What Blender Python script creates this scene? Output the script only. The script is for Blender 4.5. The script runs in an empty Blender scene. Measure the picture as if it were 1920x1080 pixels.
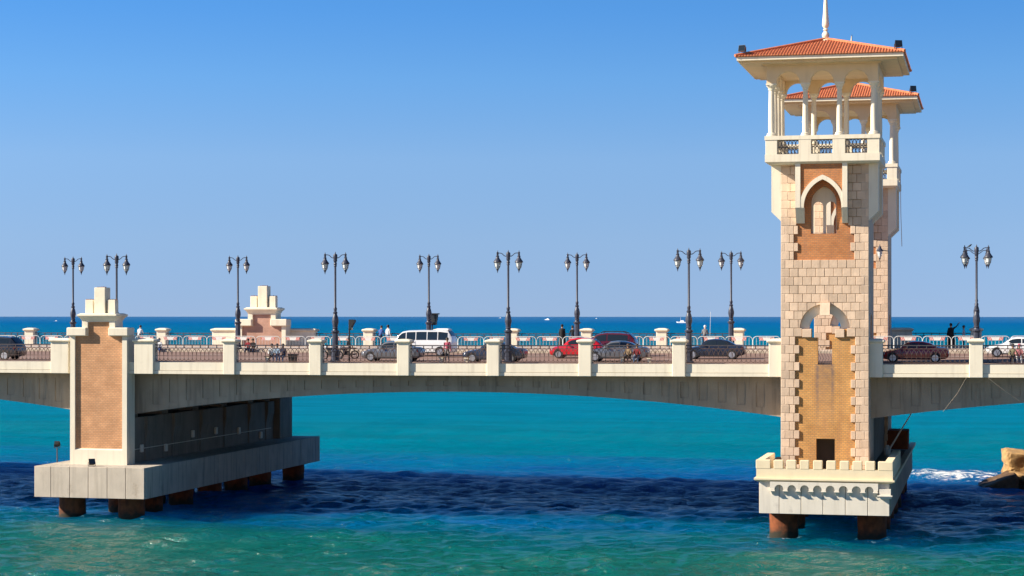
import bpy, bmesh, math, random
import numpy as np
from mathutils import Vector, Matrix
from mathutils.geometry import tessellate_polygon
random.seed(7)
R = math.radians
sc = bpy.context.scene
col = sc.collection

# ---------------------------------------------------------------- camera, sky, sun, exposure
FOC, TH, EYE_ROW, EYE = 3733.0, R(13.41), 589.0, 14.4
cs, sn = math.cos(TH), math.sin(TH)
cam = bpy.data.cameras.new('camera'); cam_o = bpy.data.objects.new('camera', cam); col.objects.link(cam_o)
cam.sensor_width = 36; cam.lens = 36 * FOC / 1920; cam.shift_y = (EYE_ROW - 540) / 1920
cam.clip_end = 60000
cam_o.location = (0, 0, EYE); cam_o.rotation_euler = (R(90), 0, TH)
sc.camera = cam_o

SUN_AZ, SUN_EL = R(67), R(31)          # azimuth measured from the bridge's seaward normal, sun behind the camera's left
to_sun = Vector((-math.sin(SUN_AZ) * math.cos(SUN_EL), -math.cos(SUN_AZ) * math.cos(SUN_EL), math.sin(SUN_EL)))
world = bpy.data.worlds.new('World'); sc.world = world; world.use_nodes = True
nt = world.node_tree; nt.nodes.clear()
wo = nt.nodes.new('ShaderNodeOutputWorld'); bg = nt.nodes.new('ShaderNodeBackground')
sky = nt.nodes.new('ShaderNodeTexSky'); sky.sky_type = 'NISHITA'; sky.sun_disc = False
sky.sun_elevation = SUN_EL; sky.sun_rotation = math.atan2(to_sun.x, to_sun.y)
sky.air_density = 1.0; sky.dust_density = 0.15; sky.ozone_density = 1.6; sky.altitude = 0
tc = nt.nodes.new('ShaderNodeTexCoord'); mp = nt.nodes.new('ShaderNodeMapping')
mp.inputs['Scale'].default_value = (1, 1, 3.4); mp.inputs['Location'].default_value = (0, 0, 0.2)
nrm = nt.nodes.new('ShaderNodeVectorMath'); nrm.operation = 'NORMALIZE'
hsv = nt.nodes.new('ShaderNodeHueSaturation'); hsv.inputs['Saturation'].default_value = 1.25
nt.links.new(tc.outputs['Generated'], mp.inputs['Vector']); nt.links.new(mp.outputs[0], nrm.inputs[0])
nt.links.new(nrm.outputs[0], sky.inputs['Vector']); nt.links.new(sky.outputs[0], hsv.inputs['Color'])
# haze tint by elevation, all round the sky; upper sky dimmed to cut fill light
sepz = nt.nodes.new('ShaderNodeSeparateXYZ'); nt.links.new(tc.outputs['Generated'], sepz.inputs[0])
hz = nt.nodes.new('ShaderNodeValToRGB'); nt.links.new(sepz.outputs[2], hz.inputs[0]); he_ = hz.color_ramp.elements
hstops = [(.0, (1.04,.76,.72)), (.037, (1.58,1.12,.94)), (.077, (1.92,1.43,1.19)), (.117, (1.52,1.50,1.40)), (.151, (1.12,1.40,1.48)), (.3, (.72,.95,1.05)), (.55, (.42,.55,.64)), (1.0, (.34,.45,.54))]
he_[0].position = 0; he_[1].position = 1
for p_, c_ in hstops[1:-1]: he_.new(p_)
for e_, (p_, c_) in zip(he_, hstops): e_.color = (c_[0]/2, c_[1]/2, c_[2]/2, 1)
hm = nt.nodes.new('ShaderNodeVectorMath'); hm.operation = 'MULTIPLY'; nt.links.new(hsv.outputs[0], hm.inputs[0]); nt.links.new(hz.outputs[0], hm.inputs[1])
hm2 = nt.nodes.new('ShaderNodeVectorMath'); hm2.operation = 'SCALE'; hm2.inputs['Scale'].default_value = 2; nt.links.new(hm.outputs[0], hm2.inputs[0])
nt.links.new(hm2.outputs[0], bg.inputs['Color']); nt.links.new(bg.outputs[0], wo.inputs['Surface'])
bg.inputs['Strength'].default_value = 0.105

sl = bpy.data.lights.new('sun', 'SUN'); sl.energy = 5.0; sl.angle = R(0.5); sl.color = (1.0, 0.90, 0.745)
so = bpy.data.objects.new('sun', sl); col.objects.link(so)
so.rotation_euler = (-to_sun).to_track_quat('-Z', 'Y').to_euler(); so.location = to_sun * 300
vs = sc.view_settings; vs.view_transform = 'Standard'; vs.look = 'None'; vs.exposure = 0.95; vs.gamma = 1
sc.render.engine = 'CYCLES'
sc.cycles.max_bounces = 6; sc.cycles.use_denoising = True
sc.cycles.caustics_reflective = False; sc.cycles.caustics_refractive = False

# ---------------------------------------------------------------- helpers
def at(x, y, D):
    """point on the vertical plane at distance D from the viewpoint's bridge-parallel line"""
    u = (x - 960) / FOC; Z = D / (cs + u * sn)
    return Z * (u * cs - sn), EYE - (y - EYE_ROW) / FOC * Z
def X_(x, D): return at(x, 0, D)[0]
def Z_(x, y, D): return at(x, y, D)[1]
def rise(X): return 0.0038 * max(0.0, X + 42)

ORIG = {}
class MB:
    def __init__(s): s.v = []; s.f = []; s.m = []
    def add(s, vs, fs, m=0):
        o = len(s.v); s.v += [tuple(p) for p in vs]
        for f in fs: s.f.append(tuple(i + o for i in f)); s.m.append(m)
        return s
    def box(s, x0, x1, y0, y1, z0, z1, m=0):
        return s.add([(x0,y0,z0),(x1,y0,z0),(x1,y1,z0),(x0,y1,z0),(x0,y0,z1),(x1,y0,z1),(x1,y1,z1),(x0,y1,z1)],
                     [(0,3,2,1),(4,5,6,7),(0,1,5,4),(1,2,6,5),(2,3,7,6),(3,0,4,7)], m)
    def frustum(s, a, b, m=0):
        """a, b: (x0,x1,y0,y1,z) lower and upper rectangles"""
        return s.add([(a[0],a[2],a[4]),(a[1],a[2],a[4]),(a[1],a[3],a[4]),(a[0],a[3],a[4]),
                      (b[0],b[2],b[4]),(b[1],b[2],b[4]),(b[1],b[3],b[4]),(b[0],b[3],b[4])],
                     [(0,3,2,1),(4,5,6,7),(0,1,5,4),(1,2,6,5),(2,3,7,6),(3,0,4,7)], m)
    def chbox(s, x0, x1, y0, y1, z0, z1, c=0.02, m=0):
        """box with every horizontal and vertical edge chamfered (octagonal in plan, bevelled top)"""
        def ring(i, z):
            return [(x0+i+c,y0+i,z),(x1-i-c,y0+i,z),(x1-i,y0+i+c,z),(x1-i,y1-i-c,z),(x1-i-c,y1-i,z),(x0+i+c,y1-i,z),(x0+i,y1-i-c,z),(x0+i,y0+i+c,z)]
        vs = ring(c, z0) + ring(0, z0 + c) + ring(0, z1 - c) + ring(c, z1)
        fs = [tuple(range(7, -1, -1)), tuple(range(24, 32))]
        for k in range(3):
            for i in range(8):
                j = (i + 1) % 8; fs.append((k*8+i, k*8+j, k*8+8+j, k*8+8+i))
        return s.add(vs, fs, m)
    def prism(s, outer, holes, a0, a1, axis='y', m=0):
        loops = [outer] + list(holes)
        pts = [p for l in loops for p in l]
        tris = tessellate_polygon([[Vector((p[0], p[1], 0)) for p in l] for l in loops])
        n = len(pts)
        def w(p, a): return (p[0], a, p[1]) if axis == 'y' else ((a, p[0], p[1]) if axis == 'x' else (p[0], p[1], a))
        vs = [w(p, a0) for p in pts] + [w(p, a1) for p in pts]
        fs = []
        for t in tris:
            fs.append(tuple(t)); fs.append(tuple(i + n for i in reversed(t)))
        b = 0
        for l in loops:
            k = len(l)
            for i in range(k):
                j = (i + 1) % k; fs.append((b+i, b+j, b+n+j, b+n+i))
            b += k
        return s.add(vs, fs, m)
    def lathe(s, cx, cy, prof, n=12, m=0, axis='z'):
        vs = []; fs = []
        for r, z in prof:
            for i in range(n):
                a = 2*math.pi*(i+0.5)/n; p, q = r*math.cos(a), r*math.sin(a)
                vs.append((cx+p, cy+q, z) if axis == 'z' else (cx+p, z, cy+q))
        k = len(prof)
        for j in range(k-1):
            for i in range(n):
                i2 = (i+1) % n; fs.append((j*n+i, j*n+i2, (j+1)*n+i2, (j+1)*n+i))
        fs.append(tuple(range(n-1, -1, -1))); fs.append(tuple(range((k-1)*n, k*n)))
        return s.add(vs, fs, m)
    def tube(s, pts, r, n=5, m=0, closed=False):
        pts = [Vector(p) for p in pts]; k = len(pts); vs = []; fs = []
        for i, p in enumerate(pts):
            if closed: d = pts[(i+1) % k] - pts[i-1]
            else: d = pts[min(i+1, k-1)] - pts[max(i-1, 0)]
            d.normalize(); a = d.orthogonal() if abs(d.z) > .95 else d.cross(Vector((0,0,1))); a.normalize()
            if abs(d.z) > .95: a = Vector((0,1,0)).cross(d).normalized()
            b = d.cross(a); rr = r[i] if isinstance(r, (list, tuple)) else r
            for j in range(n):
                t = 2*math.pi*(j+.5)/n; vs.append(p + a*math.cos(t)*rr + b*math.sin(t)*rr)
        for i in range(k if closed else k-1):
            for j in range(n):
                j2 = (j+1) % n; i2 = (i+1) % k; fs.append((i*n+j, i*n+j2, i2*n+j2, i2*n+j))
        if not closed: fs.append(tuple(range(n-1,-1,-1))); fs.append(tuple(range((k-1)*n, k*n)))
        return s.add(vs, fs, m)
    def mesh(s, name, mats, o=(0,0,0), smooth=None, lift=False):
        me = bpy.data.meshes.new(name)
        V = [(x-o[0], y-o[1], z-o[2] + (rise(x) if lift else 0)) for x, y, z in s.v]
        me.from_pydata(V, [], s.f)
        if not isinstance(mats, (list, tuple)): mats = [mats]
        for m in mats: me.materials.append(m)
        if any(s.m): me.polygons.foreach_set('material_index', s.m)
        bm = bmesh.new(); bm.from_mesh(me); bmesh.ops.recalc_face_normals(bm, faces=bm.faces); bm.to_mesh(me); bm.free()
        if smooth is not None:
            me.polygons.foreach_set('use_smooth', [True]*len(me.polygons)); me.set_sharp_from_angle(angle=R(smooth))
        me.update(); return me
    def build(s, name, mats, parent=None, smooth=None, lift=False, org=None, **tags):
        o = ORIG.get(parent.name, (0,0,0)) if parent else (org or (0,0,0))
        ob = bpy.data.objects.new(name, s.mesh(name, mats, o, smooth, lift)); col.objects.link(ob)
        if parent: ob.parent = parent; ORIG[ob.name] = o
        else: ob.location = o; ORIG[ob.name] = o
        for k, v in tags.items(): ob[k] = v
        return ob

def thing(name, label, cat, loc=(0,0,0), group=None, rz=0):
    o = bpy.data.objects.new(name, None); col.objects.link(o); o.empty_display_size = .3
    o.location = loc; o.rotation_euler.z = rz; o['label'] = label; o['category'] = cat
    if group: o['group'] = group
    ORIG[o.name] = tuple(loc); return o
def local(name, label, cat, loc, group=None, rz=0):
    """a thing whose parts are built round its own origin"""
    o = thing(name, label, cat, loc, group, rz); ORIG[o.name] = (0,0,0); return o
def copy_tree(o, parent=None):
    c = o.copy(); col.objects.link(c); c.parent = parent
    for ch in o.children: copy_tree(ch, c)
    return c
def place(mesh, name, parent, loc):
    o = bpy.data.objects.new(name, mesh); col.objects.link(o); o.parent = parent
    b = ORIG.get(parent.name, (0,0,0)); o.location = (loc[0]-b[0], loc[1]-b[1], loc[2]-b[2]); return o

# ---------------------------------------------------------------- materials
def M(name, rgb, rough=.7, var=.12, scale=1.5, bump=0.0, bscale=20, metal=0, streak=0, streak_rgb=None, rnd=0, spots=0, spot_rgb=(.1,.08,.06), spec=.4, detail=6, sscale=3.1):
    m = bpy.data.materials.new(name); m.use_nodes = True; t = m.node_tree; N = t.nodes; L = t.links
    b = N['Principled BSDF']; b.inputs['Roughness'].default_value = rough; b.inputs['Metallic'].default_value = metal
    b.inputs['Specular IOR Level'].default_value = spec
    if var == 0 and not bump: b.inputs['Base Color'].default_value = (*rgb, 1); return m
    g = N.new('ShaderNodeNewGeometry')
    n = N.new('ShaderNodeTexNoise'); n.inputs['Scale'].default_value = scale; n.inputs['Detail'].default_value = detail
    L.new(g.outputs['Position'], n.inputs['Vector'])
    mr = N.new('ShaderNodeMapRange'); mr.inputs[1].default_value = .3; mr.inputs[2].default_value = .7
    mr.inputs[3].default_value = 1 - var; mr.inputs[4].default_value = 1 + var
    L.new(n.outputs['Fac'], mr.inputs[0])
    cur = N.new('ShaderNodeVectorMath'); cur.operation = 'SCALE'; cur.inputs[0].default_value = rgb
    L.new(mr.outputs[0], cur.inputs['Scale']); out = cur.outputs[0]
    if rnd:
        oi = N.new('ShaderNodeObjectInfo'); r2 = N.new('ShaderNodeMapRange'); r2.inputs[3].default_value = 1-rnd; r2.inputs[4].default_value = 1+rnd
        L.new(oi.outputs['Random'], r2.inputs[0]); c2 = N.new('ShaderNodeVectorMath'); c2.operation = 'SCALE'
        L.new(out, c2.inputs[0]); L.new(r2.outputs[0], c2.inputs['Scale']); out = c2.outputs[0]
    if streak:
        mpg = N.new('ShaderNodeMapping'); mpg.inputs['Scale'].default_value = (2.2, 2.2, .16)
        L.new(g.outputs['Position'], mpg.inputs['Vector'])
        n2 = N.new('ShaderNodeTexNoise'); n2.inputs['Scale'].default_value = 1.6; n2.inputs['Detail'].default_value = 5
        L.new(mpg.outputs[0], n2.inputs['Vector'])
        r3 = N.new('ShaderNodeMapRange'); r3.inputs[1].default_value = .52; r3.inputs[2].default_value = .78; r3.inputs[4].default_value = streak
        L.new(n2.outputs['Fac'], r3.inputs[0])
        mx = N.new('ShaderNodeMix'); mx.data_type = 'RGBA'; L.new(r3.outputs[0], mx.inputs[0]); L.new(out, mx.inputs[6])
        mx.inputs[7].default_value = (*(streak_rgb or (rgb[0]*.45, rgb[1]*.42, rgb[2]*.38)), 1); out = mx.outputs[2]
    if spots:
        n3 = N.new('ShaderNodeTexNoise'); n3.inputs['Scale'].default_value = sscale; n3.inputs['Detail'].default_value = 8; n3.inputs['Roughness'].default_value = .7
        L.new(g.outputs['Position'], n3.inputs['Vector'])
        r4 = N.new('ShaderNodeMapRange'); r4.inputs[1].default_value = .58; r4.inputs[2].default_value = .72; r4.inputs[4].default_value = spots
        L.new(n3.outputs['Fac'], r4.inputs[0])
        mx = N.new('ShaderNodeMix'); mx.data_type = 'RGBA'; L.new(r4.outputs[0], mx.inputs[0]); L.new(out, mx.inputs[6])
        mx.inputs[7].default_value = (*spot_rgb, 1); out = mx.outputs[2]
    L.new(out, b.inputs['Base Color'])
    if bump:
        nb = N.new('ShaderNodeTexNoise'); nb.inputs['Scale'].default_value = bscale; nb.inputs['Detail'].default_value = 4
        L.new(g.outputs['Position'], nb.inputs['Vector'])
        bp = N.new('ShaderNodeBump'); bp.inputs['Strength'].default_value = bump; bp.inputs['Distance'].default_value = .03
        L.new(nb.outputs['Fac'], bp.inputs['Height']); L.new(bp.outputs[0], b.inputs['Normal'])
    return m

def brick_mat(name, c1, c2, mortar, w, h, msize=.012, bump=.6, stain=0, stain_rgb=(.12,.1,.1), drip=None):
    m = bpy.data.materials.new(name); m.use_nodes = True; t = m.node_tree; N = t.nodes; L = t.links
    b = N['Principled BSDF']; b.inputs['Roughness'].default_value = .85; b.inputs['Specular IOR Level'].default_value = .2
    g = N.new('ShaderNodeNewGeometry'); sx = N.new('ShaderNodeSeparateXYZ'); L.new(g.outputs['Position'], sx.inputs[0])
    ad = N.new('ShaderNodeMath'); L.new(sx.outputs[0], ad.inputs[0]); L.new(sx.outputs[1], ad.inputs[1])
    cx = N.new('ShaderNodeCombineXYZ'); L.new(ad.outputs[0], cx.inputs[0]); L.new(sx.outputs[2], cx.inputs[1])
    bt = N.new('ShaderNodeTexBrick'); L.new(cx.outputs[0], bt.inputs['Vector'])
    bt.inputs['Scale'].default_value = 1; bt.inputs['Brick Width'].default_value = w; bt.inputs['Row Height'].default_value = h
    bt.inputs['Mortar Size'].default_value = msize; bt.inputs['Mortar Smooth'].default_value = .2
    bt.inputs['Color1'].default_value = (*c1, 1); bt.inputs['Color2'].default_value = (*c2, 1); bt.inputs['Mortar'].default_value = (*mortar, 1)
    n = N.new('ShaderNodeTexNoise'); n.inputs['Scale'].default_value = .9; n.inputs['Detail'].default_value = 7; L.new(g.outputs['Position'], n.inputs['Vector'])
    mr = N.new('ShaderNodeMapRange'); mr.inputs[1].default_value = .3; mr.inputs[2].default_value = .7; mr.inputs[3].default_value = .82; mr.inputs[4].default_value = 1.15
    L.new(n.outputs['Fac'], mr.inputs[0]); v = N.new('ShaderNodeVectorMath'); v.operation = 'SCALE'
    L.new(bt.outputs['Color'], v.inputs[0]); L.new(mr.outputs[0], v.inputs['Scale']); out = v.outputs[0]
    if stain:
        mpg = N.new('ShaderNodeMapping'); mpg.inputs['Scale'].default_value = (1.6, 1.6, .22); L.new(g.outputs['Position'], mpg.inputs['Vector'])
        n2 = N.new('ShaderNodeTexNoise'); n2.inputs['Scale'].default_value = 1.3; n2.inputs['Detail'].default_value = 6; L.new(mpg.outputs[0], n2.inputs['Vector'])
        r3 = N.new('ShaderNodeMapRange'); r3.inputs[1].default_value = .5; r3.inputs[2].default_value = .75; r3.inputs[4].default_value = stain; L.new(n2.outputs['Fac'], r3.inputs[0])
        mx = N.new('ShaderNodeMix'); mx.data_type = 'RGBA'; L.new(r3.outputs[0], mx.inputs[0]); L.new(out, mx.inputs[6]); mx.inputs[7].default_value = (*stain_rgb, 1); out = mx.outputs[2]
    if drip:          # dirty water marks below an opening: (x centre, half width, top z, length)
        xc_, hw_, zt_, ln_ = drip
        def mm(op, a, b_=None):
            n_ = N.new('ShaderNodeMath'); n_.operation = op
            for i_, v_ in enumerate((a, b_)):
                if v_ is None: continue
                if isinstance(v_, (int, float)): n_.inputs[i_].default_value = v_
                else: L.new(v_, n_.inputs[i_])
            return n_.outputs[0]
        ed = mm('SUBTRACT', 1, mm('DIVIDE', mm('ABSOLUTE', mm('SUBTRACT', mm('ABSOLUTE', mm('SUBTRACT', sx.outputs[0], xc_)), hw_)), .22))
        inn = mm('MULTIPLY', mm('LESS_THAN', mm('ABSOLUTE', mm('SUBTRACT', sx.outputs[0], xc_)), hw_), .45)
        dn = mm('DIVIDE', mm('SUBTRACT', zt_, sx.outputs[2]), ln_)
        fd = mm('MULTIPLY', mm('GREATER_THAN', dn, 0), mm('MAXIMUM', mm('SUBTRACT', 1, dn), 0))
        nd = N.new('ShaderNodeTexNoise'); nd.inputs['Scale'].default_value = 4; nd.inputs['Detail'].default_value = 6; L.new(g.outputs['Position'], nd.inputs['Vector'])
        k_ = mm('MINIMUM', mm('MULTIPLY', mm('MULTIPLY', mm('MAXIMUM', ed, inn), fd), mm('MULTIPLY', nd.outputs['Fac'], 1.9)), .85)
        mx = N.new('ShaderNodeMix'); mx.data_type = 'RGBA'; L.new(k_, mx.inputs[0]); L.new(out, mx.inputs[6]); mx.inputs[7].default_value = (.20, .14, .12, 1); out = mx.outputs[2]
    L.new(out, b.inputs['Base Color'])
    bp = N.new('ShaderNodeBump'); bp.inputs['Strength'].default_value = bump; bp.inputs['Distance'].default_value = .02; bp.invert = True
    L.new(bt.outputs['Fac'], bp.inputs['Height']); L.new(bp.outputs[0], b.inputs['Normal'])
    return m

CREAM = M('cream_plaster', (.755, .685, .545), .75, .05, .8, .15, 14, streak=.42, streak_rgb=(.45,.38,.29), spots=.25, spot_rgb=(.45,.38,.29), sscale=1.6)
TAN = M('tan_plaster', (.70, .545, .35), .8, .06, .9, .15, 12, streak=.25, streak_rgb=(.5,.38,.24))  # deeper tan tone for soffit, arcade walls and loggia ceiling
CREAM_W = M('weathered_cream_plaster', (.80, .72, .56), .8, .07, 1.2, .2, 10, streak=.3, streak_rgb=(.42,.36,.28), spots=.3, spot_rgb=(.40,.31,.2))
YELLOW = M('yellow_painted_plaster', (.78, .655, .44), .8, .06, 1.0, .15, 12, streak=.25, streak_rgb=(.6,.5,.38), spots=.15, spot_rgb=(.5,.4,.3))
PALE = M('pale_painted_concrete', (.70, .64, .54), .8, .06, .8, .15, 10, streak=.35, streak_rgb=(.40,.35,.28), spots=.5, spot_rgb=(.33,.30,.26), sscale=.8)
CONC = M('cast_concrete', (.56, .48, .385), .88, .12, .7, .35, 8, streak=.5, streak_rgb=(.30,.25,.19), spots=.6, spot_rgb=(.30,.23,.16), sscale=.9)
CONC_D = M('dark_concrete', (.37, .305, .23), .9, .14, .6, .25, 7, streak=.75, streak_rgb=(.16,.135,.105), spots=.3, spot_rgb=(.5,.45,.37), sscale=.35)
STONE = M('limestone_block', (.625, .465, .335), .85, .1, 1.6, .35, 9, rnd=.15, streak=.28, spots=.22, spot_rgb=(.44,.30,.23), sscale=1.4)
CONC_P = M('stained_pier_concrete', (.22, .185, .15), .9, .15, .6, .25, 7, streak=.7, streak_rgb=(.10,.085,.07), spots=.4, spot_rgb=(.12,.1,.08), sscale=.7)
CONC_S = M('streaked_cap_concrete', (.46, .41, .345), .9, .12, .7, .3, 8, streak=.85, streak_rgb=(.17,.15,.125), spots=.5, spot_rgb=(.26,.22,.17), sscale=.8)
STONE_B = M('limestone_backing', (.30, .24, .19), .9, .1, 2)
STONE_S = M('limestone_side', (.58, .47, .37), .9, .12, 1.2, .4, 5)
BRICK = brick_mat('orange_brick', (.62, .33, .135), (.54, .27, .10), (.36, .24, .13), .25, .118, .016)
BRICK_L = brick_mat('ochre_brick', (.66, .34, .11), (.58, .28, .085), (.37, .23, .11), .25, .118, .016, stain=.45, stain_rgb=(.34,.17,.09), drip=(X_(1546.5, 131.5), .48, Z_(1546, 683, 131.5), 4.6))
BRICK_P = brick_mat('tan_brick', (.66, .35, .18), (.57, .285, .14), (.41, .24, .14), .27, .125, .016, .5, stain=.25, stain_rgb=(.42,.25,.15))
BRICK_F = brick_mat('dull_pink_brick', (.50, .29, .215), (.45, .25, .185), (.38, .25, .2), .27, .125, .014, .4, stain=.3, stain_rgb=(.34,.2,.15))
BRICK_R = brick_mat('red_brown_brick', (.58, .24, .09), (.50, .19, .07), (.36, .19, .10), .25, .118, .016, stain=.3)
TILE = M('terracotta_tile', (.56, .19, .085), .8, .2, 5, .2, 20, spots=.3, spot_rgb=(.36,.12,.06))
def tide(m, z0, z1, rgb):
    """weed and wet dirt left by the tide up to a ragged line"""
    t = m.node_tree; N = t.nodes; L = t.links; b = N['Principled BSDF']; src = b.inputs['Base Color'].links[0].from_socket
    g = N.new('ShaderNodeNewGeometry'); sx = N.new('ShaderNodeSeparateXYZ'); L.new(g.outputs['Position'], sx.inputs[0])
    n = N.new('ShaderNodeTexNoise'); n.inputs['Scale'].default_value = 2.5; n.inputs['Detail'].default_value = 6; L.new(g.outputs['Position'], n.inputs['Vector'])
    a = N.new('ShaderNodeMath'); a.operation = 'MULTIPLY_ADD'; L.new(n.outputs['Fac'], a.inputs[0]); a.inputs[1].default_value = -.9; L.new(sx.outputs[2], a.inputs[2])
    r = N.new('ShaderNodeMapRange'); r.inputs[1].default_value = z1-.45; r.inputs[2].default_value = z0-.45; L.new(a.outputs[0], r.inputs[0])
    mx = N.new('ShaderNodeMix'); mx.data_type = 'RGBA'; L.new(r.outputs[0], mx.inputs[0]); L.new(src, mx.inputs[6]); mx.inputs[7].default_value = (*rgb, 1); L.new(mx.outputs[2], b.inputs['Base Color'])
IRON = M('dark_iron', (.06, .05, .055), .5, .2, 6, metal=.0)
IRON_B = M('brown_iron', (.085, .05, .04), .6, .25, 8)
LAMPM = M('painted_lamp_iron', (.045, .05, .075), .42, .25, 5, spots=.2, spot_rgb=(.12,.11,.12))
RUST = M('rusted_steel', (.18, .052, .018), .9, .4, 1.8, .5, 12, streak=.7, streak_rgb=(.045,.022,.014), spots=.5, spot_rgb=(.32,.10,.025), sscale=2.0)
tide(RUST, .1, .5, (.025, .022, .014))
GALV = M('white_painted_tube', (.62, .63, .62), .5, .1, 6)
WHITEP = M('white_board', (.72, .70, .66), .6, .1, 9)
REDP = M('red_stripe', (.60, .07, .04), .6, .15, 9)
ASPH = M('road_paving', (.215, .135, .11), .9, .14, .9, .3, 30)
PAVE = M('paving_slabs', (.42, .31, .25), .9, .14, 1.2, .3, 12)
KERB = M('kerb_stone', (.50, .42, .33), .9, .25, 3, .3, 9, spots=.4, spot_rgb=(.28,.2,.14))
ROCK = M('yellow_breakwater_rock', (.40, .24, .10), .95, .3, 1.3, 1.0, 5, spots=.6, spot_rgb=(.20,.11,.05), sscale=1.3)
tide(ROCK, .35, 1.0, (.06,.035,.018))
ROCK_D = M('wet_rock', (.12, .07, .035), .6, .3, 1.5, .8, 4)
BLACK = M('black_housing', (.018, .018, .02), .5, .2, 8)
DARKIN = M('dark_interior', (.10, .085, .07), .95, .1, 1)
RUBBER = M('tyre_rubber', (.02, .02, .022), .85, .2, 9)
ALLOY = M('alloy_rim', (.55, .55, .56), .3, .1, 9, metal=.8)
GLASSW = M('car_window_glass', (.015, .022, .03), .06, 0, spec=.7)
LENS = M('headlamp_lens', (.75, .76, .78), .12, 0, spec=.8)
REDL = M('tail_lamp', (.45, .015, .015), .2, 0, spec=.6)
CHROME = M('bright_trim', (.6, .6, .6), .25, 0, metal=.9)
LANT = M('frosted_lantern_glass', (.62, .65, .66), .25, 0, spec=.6)
_b = LANT.node_tree.nodes['Principled BSDF']; _b.inputs['Transmission Weight'].default_value = .15
BOATW = M('white_boat_paint', (.8, .8, .8), .4, 0)
SKIN = M('skin', (.42, .24, .16), .6, 0); HAIR = M('dark_hair', (.02, .015, .012), .6, 0)
def cloth(name, c): return M(name, c, .9, .15, 9)

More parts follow.
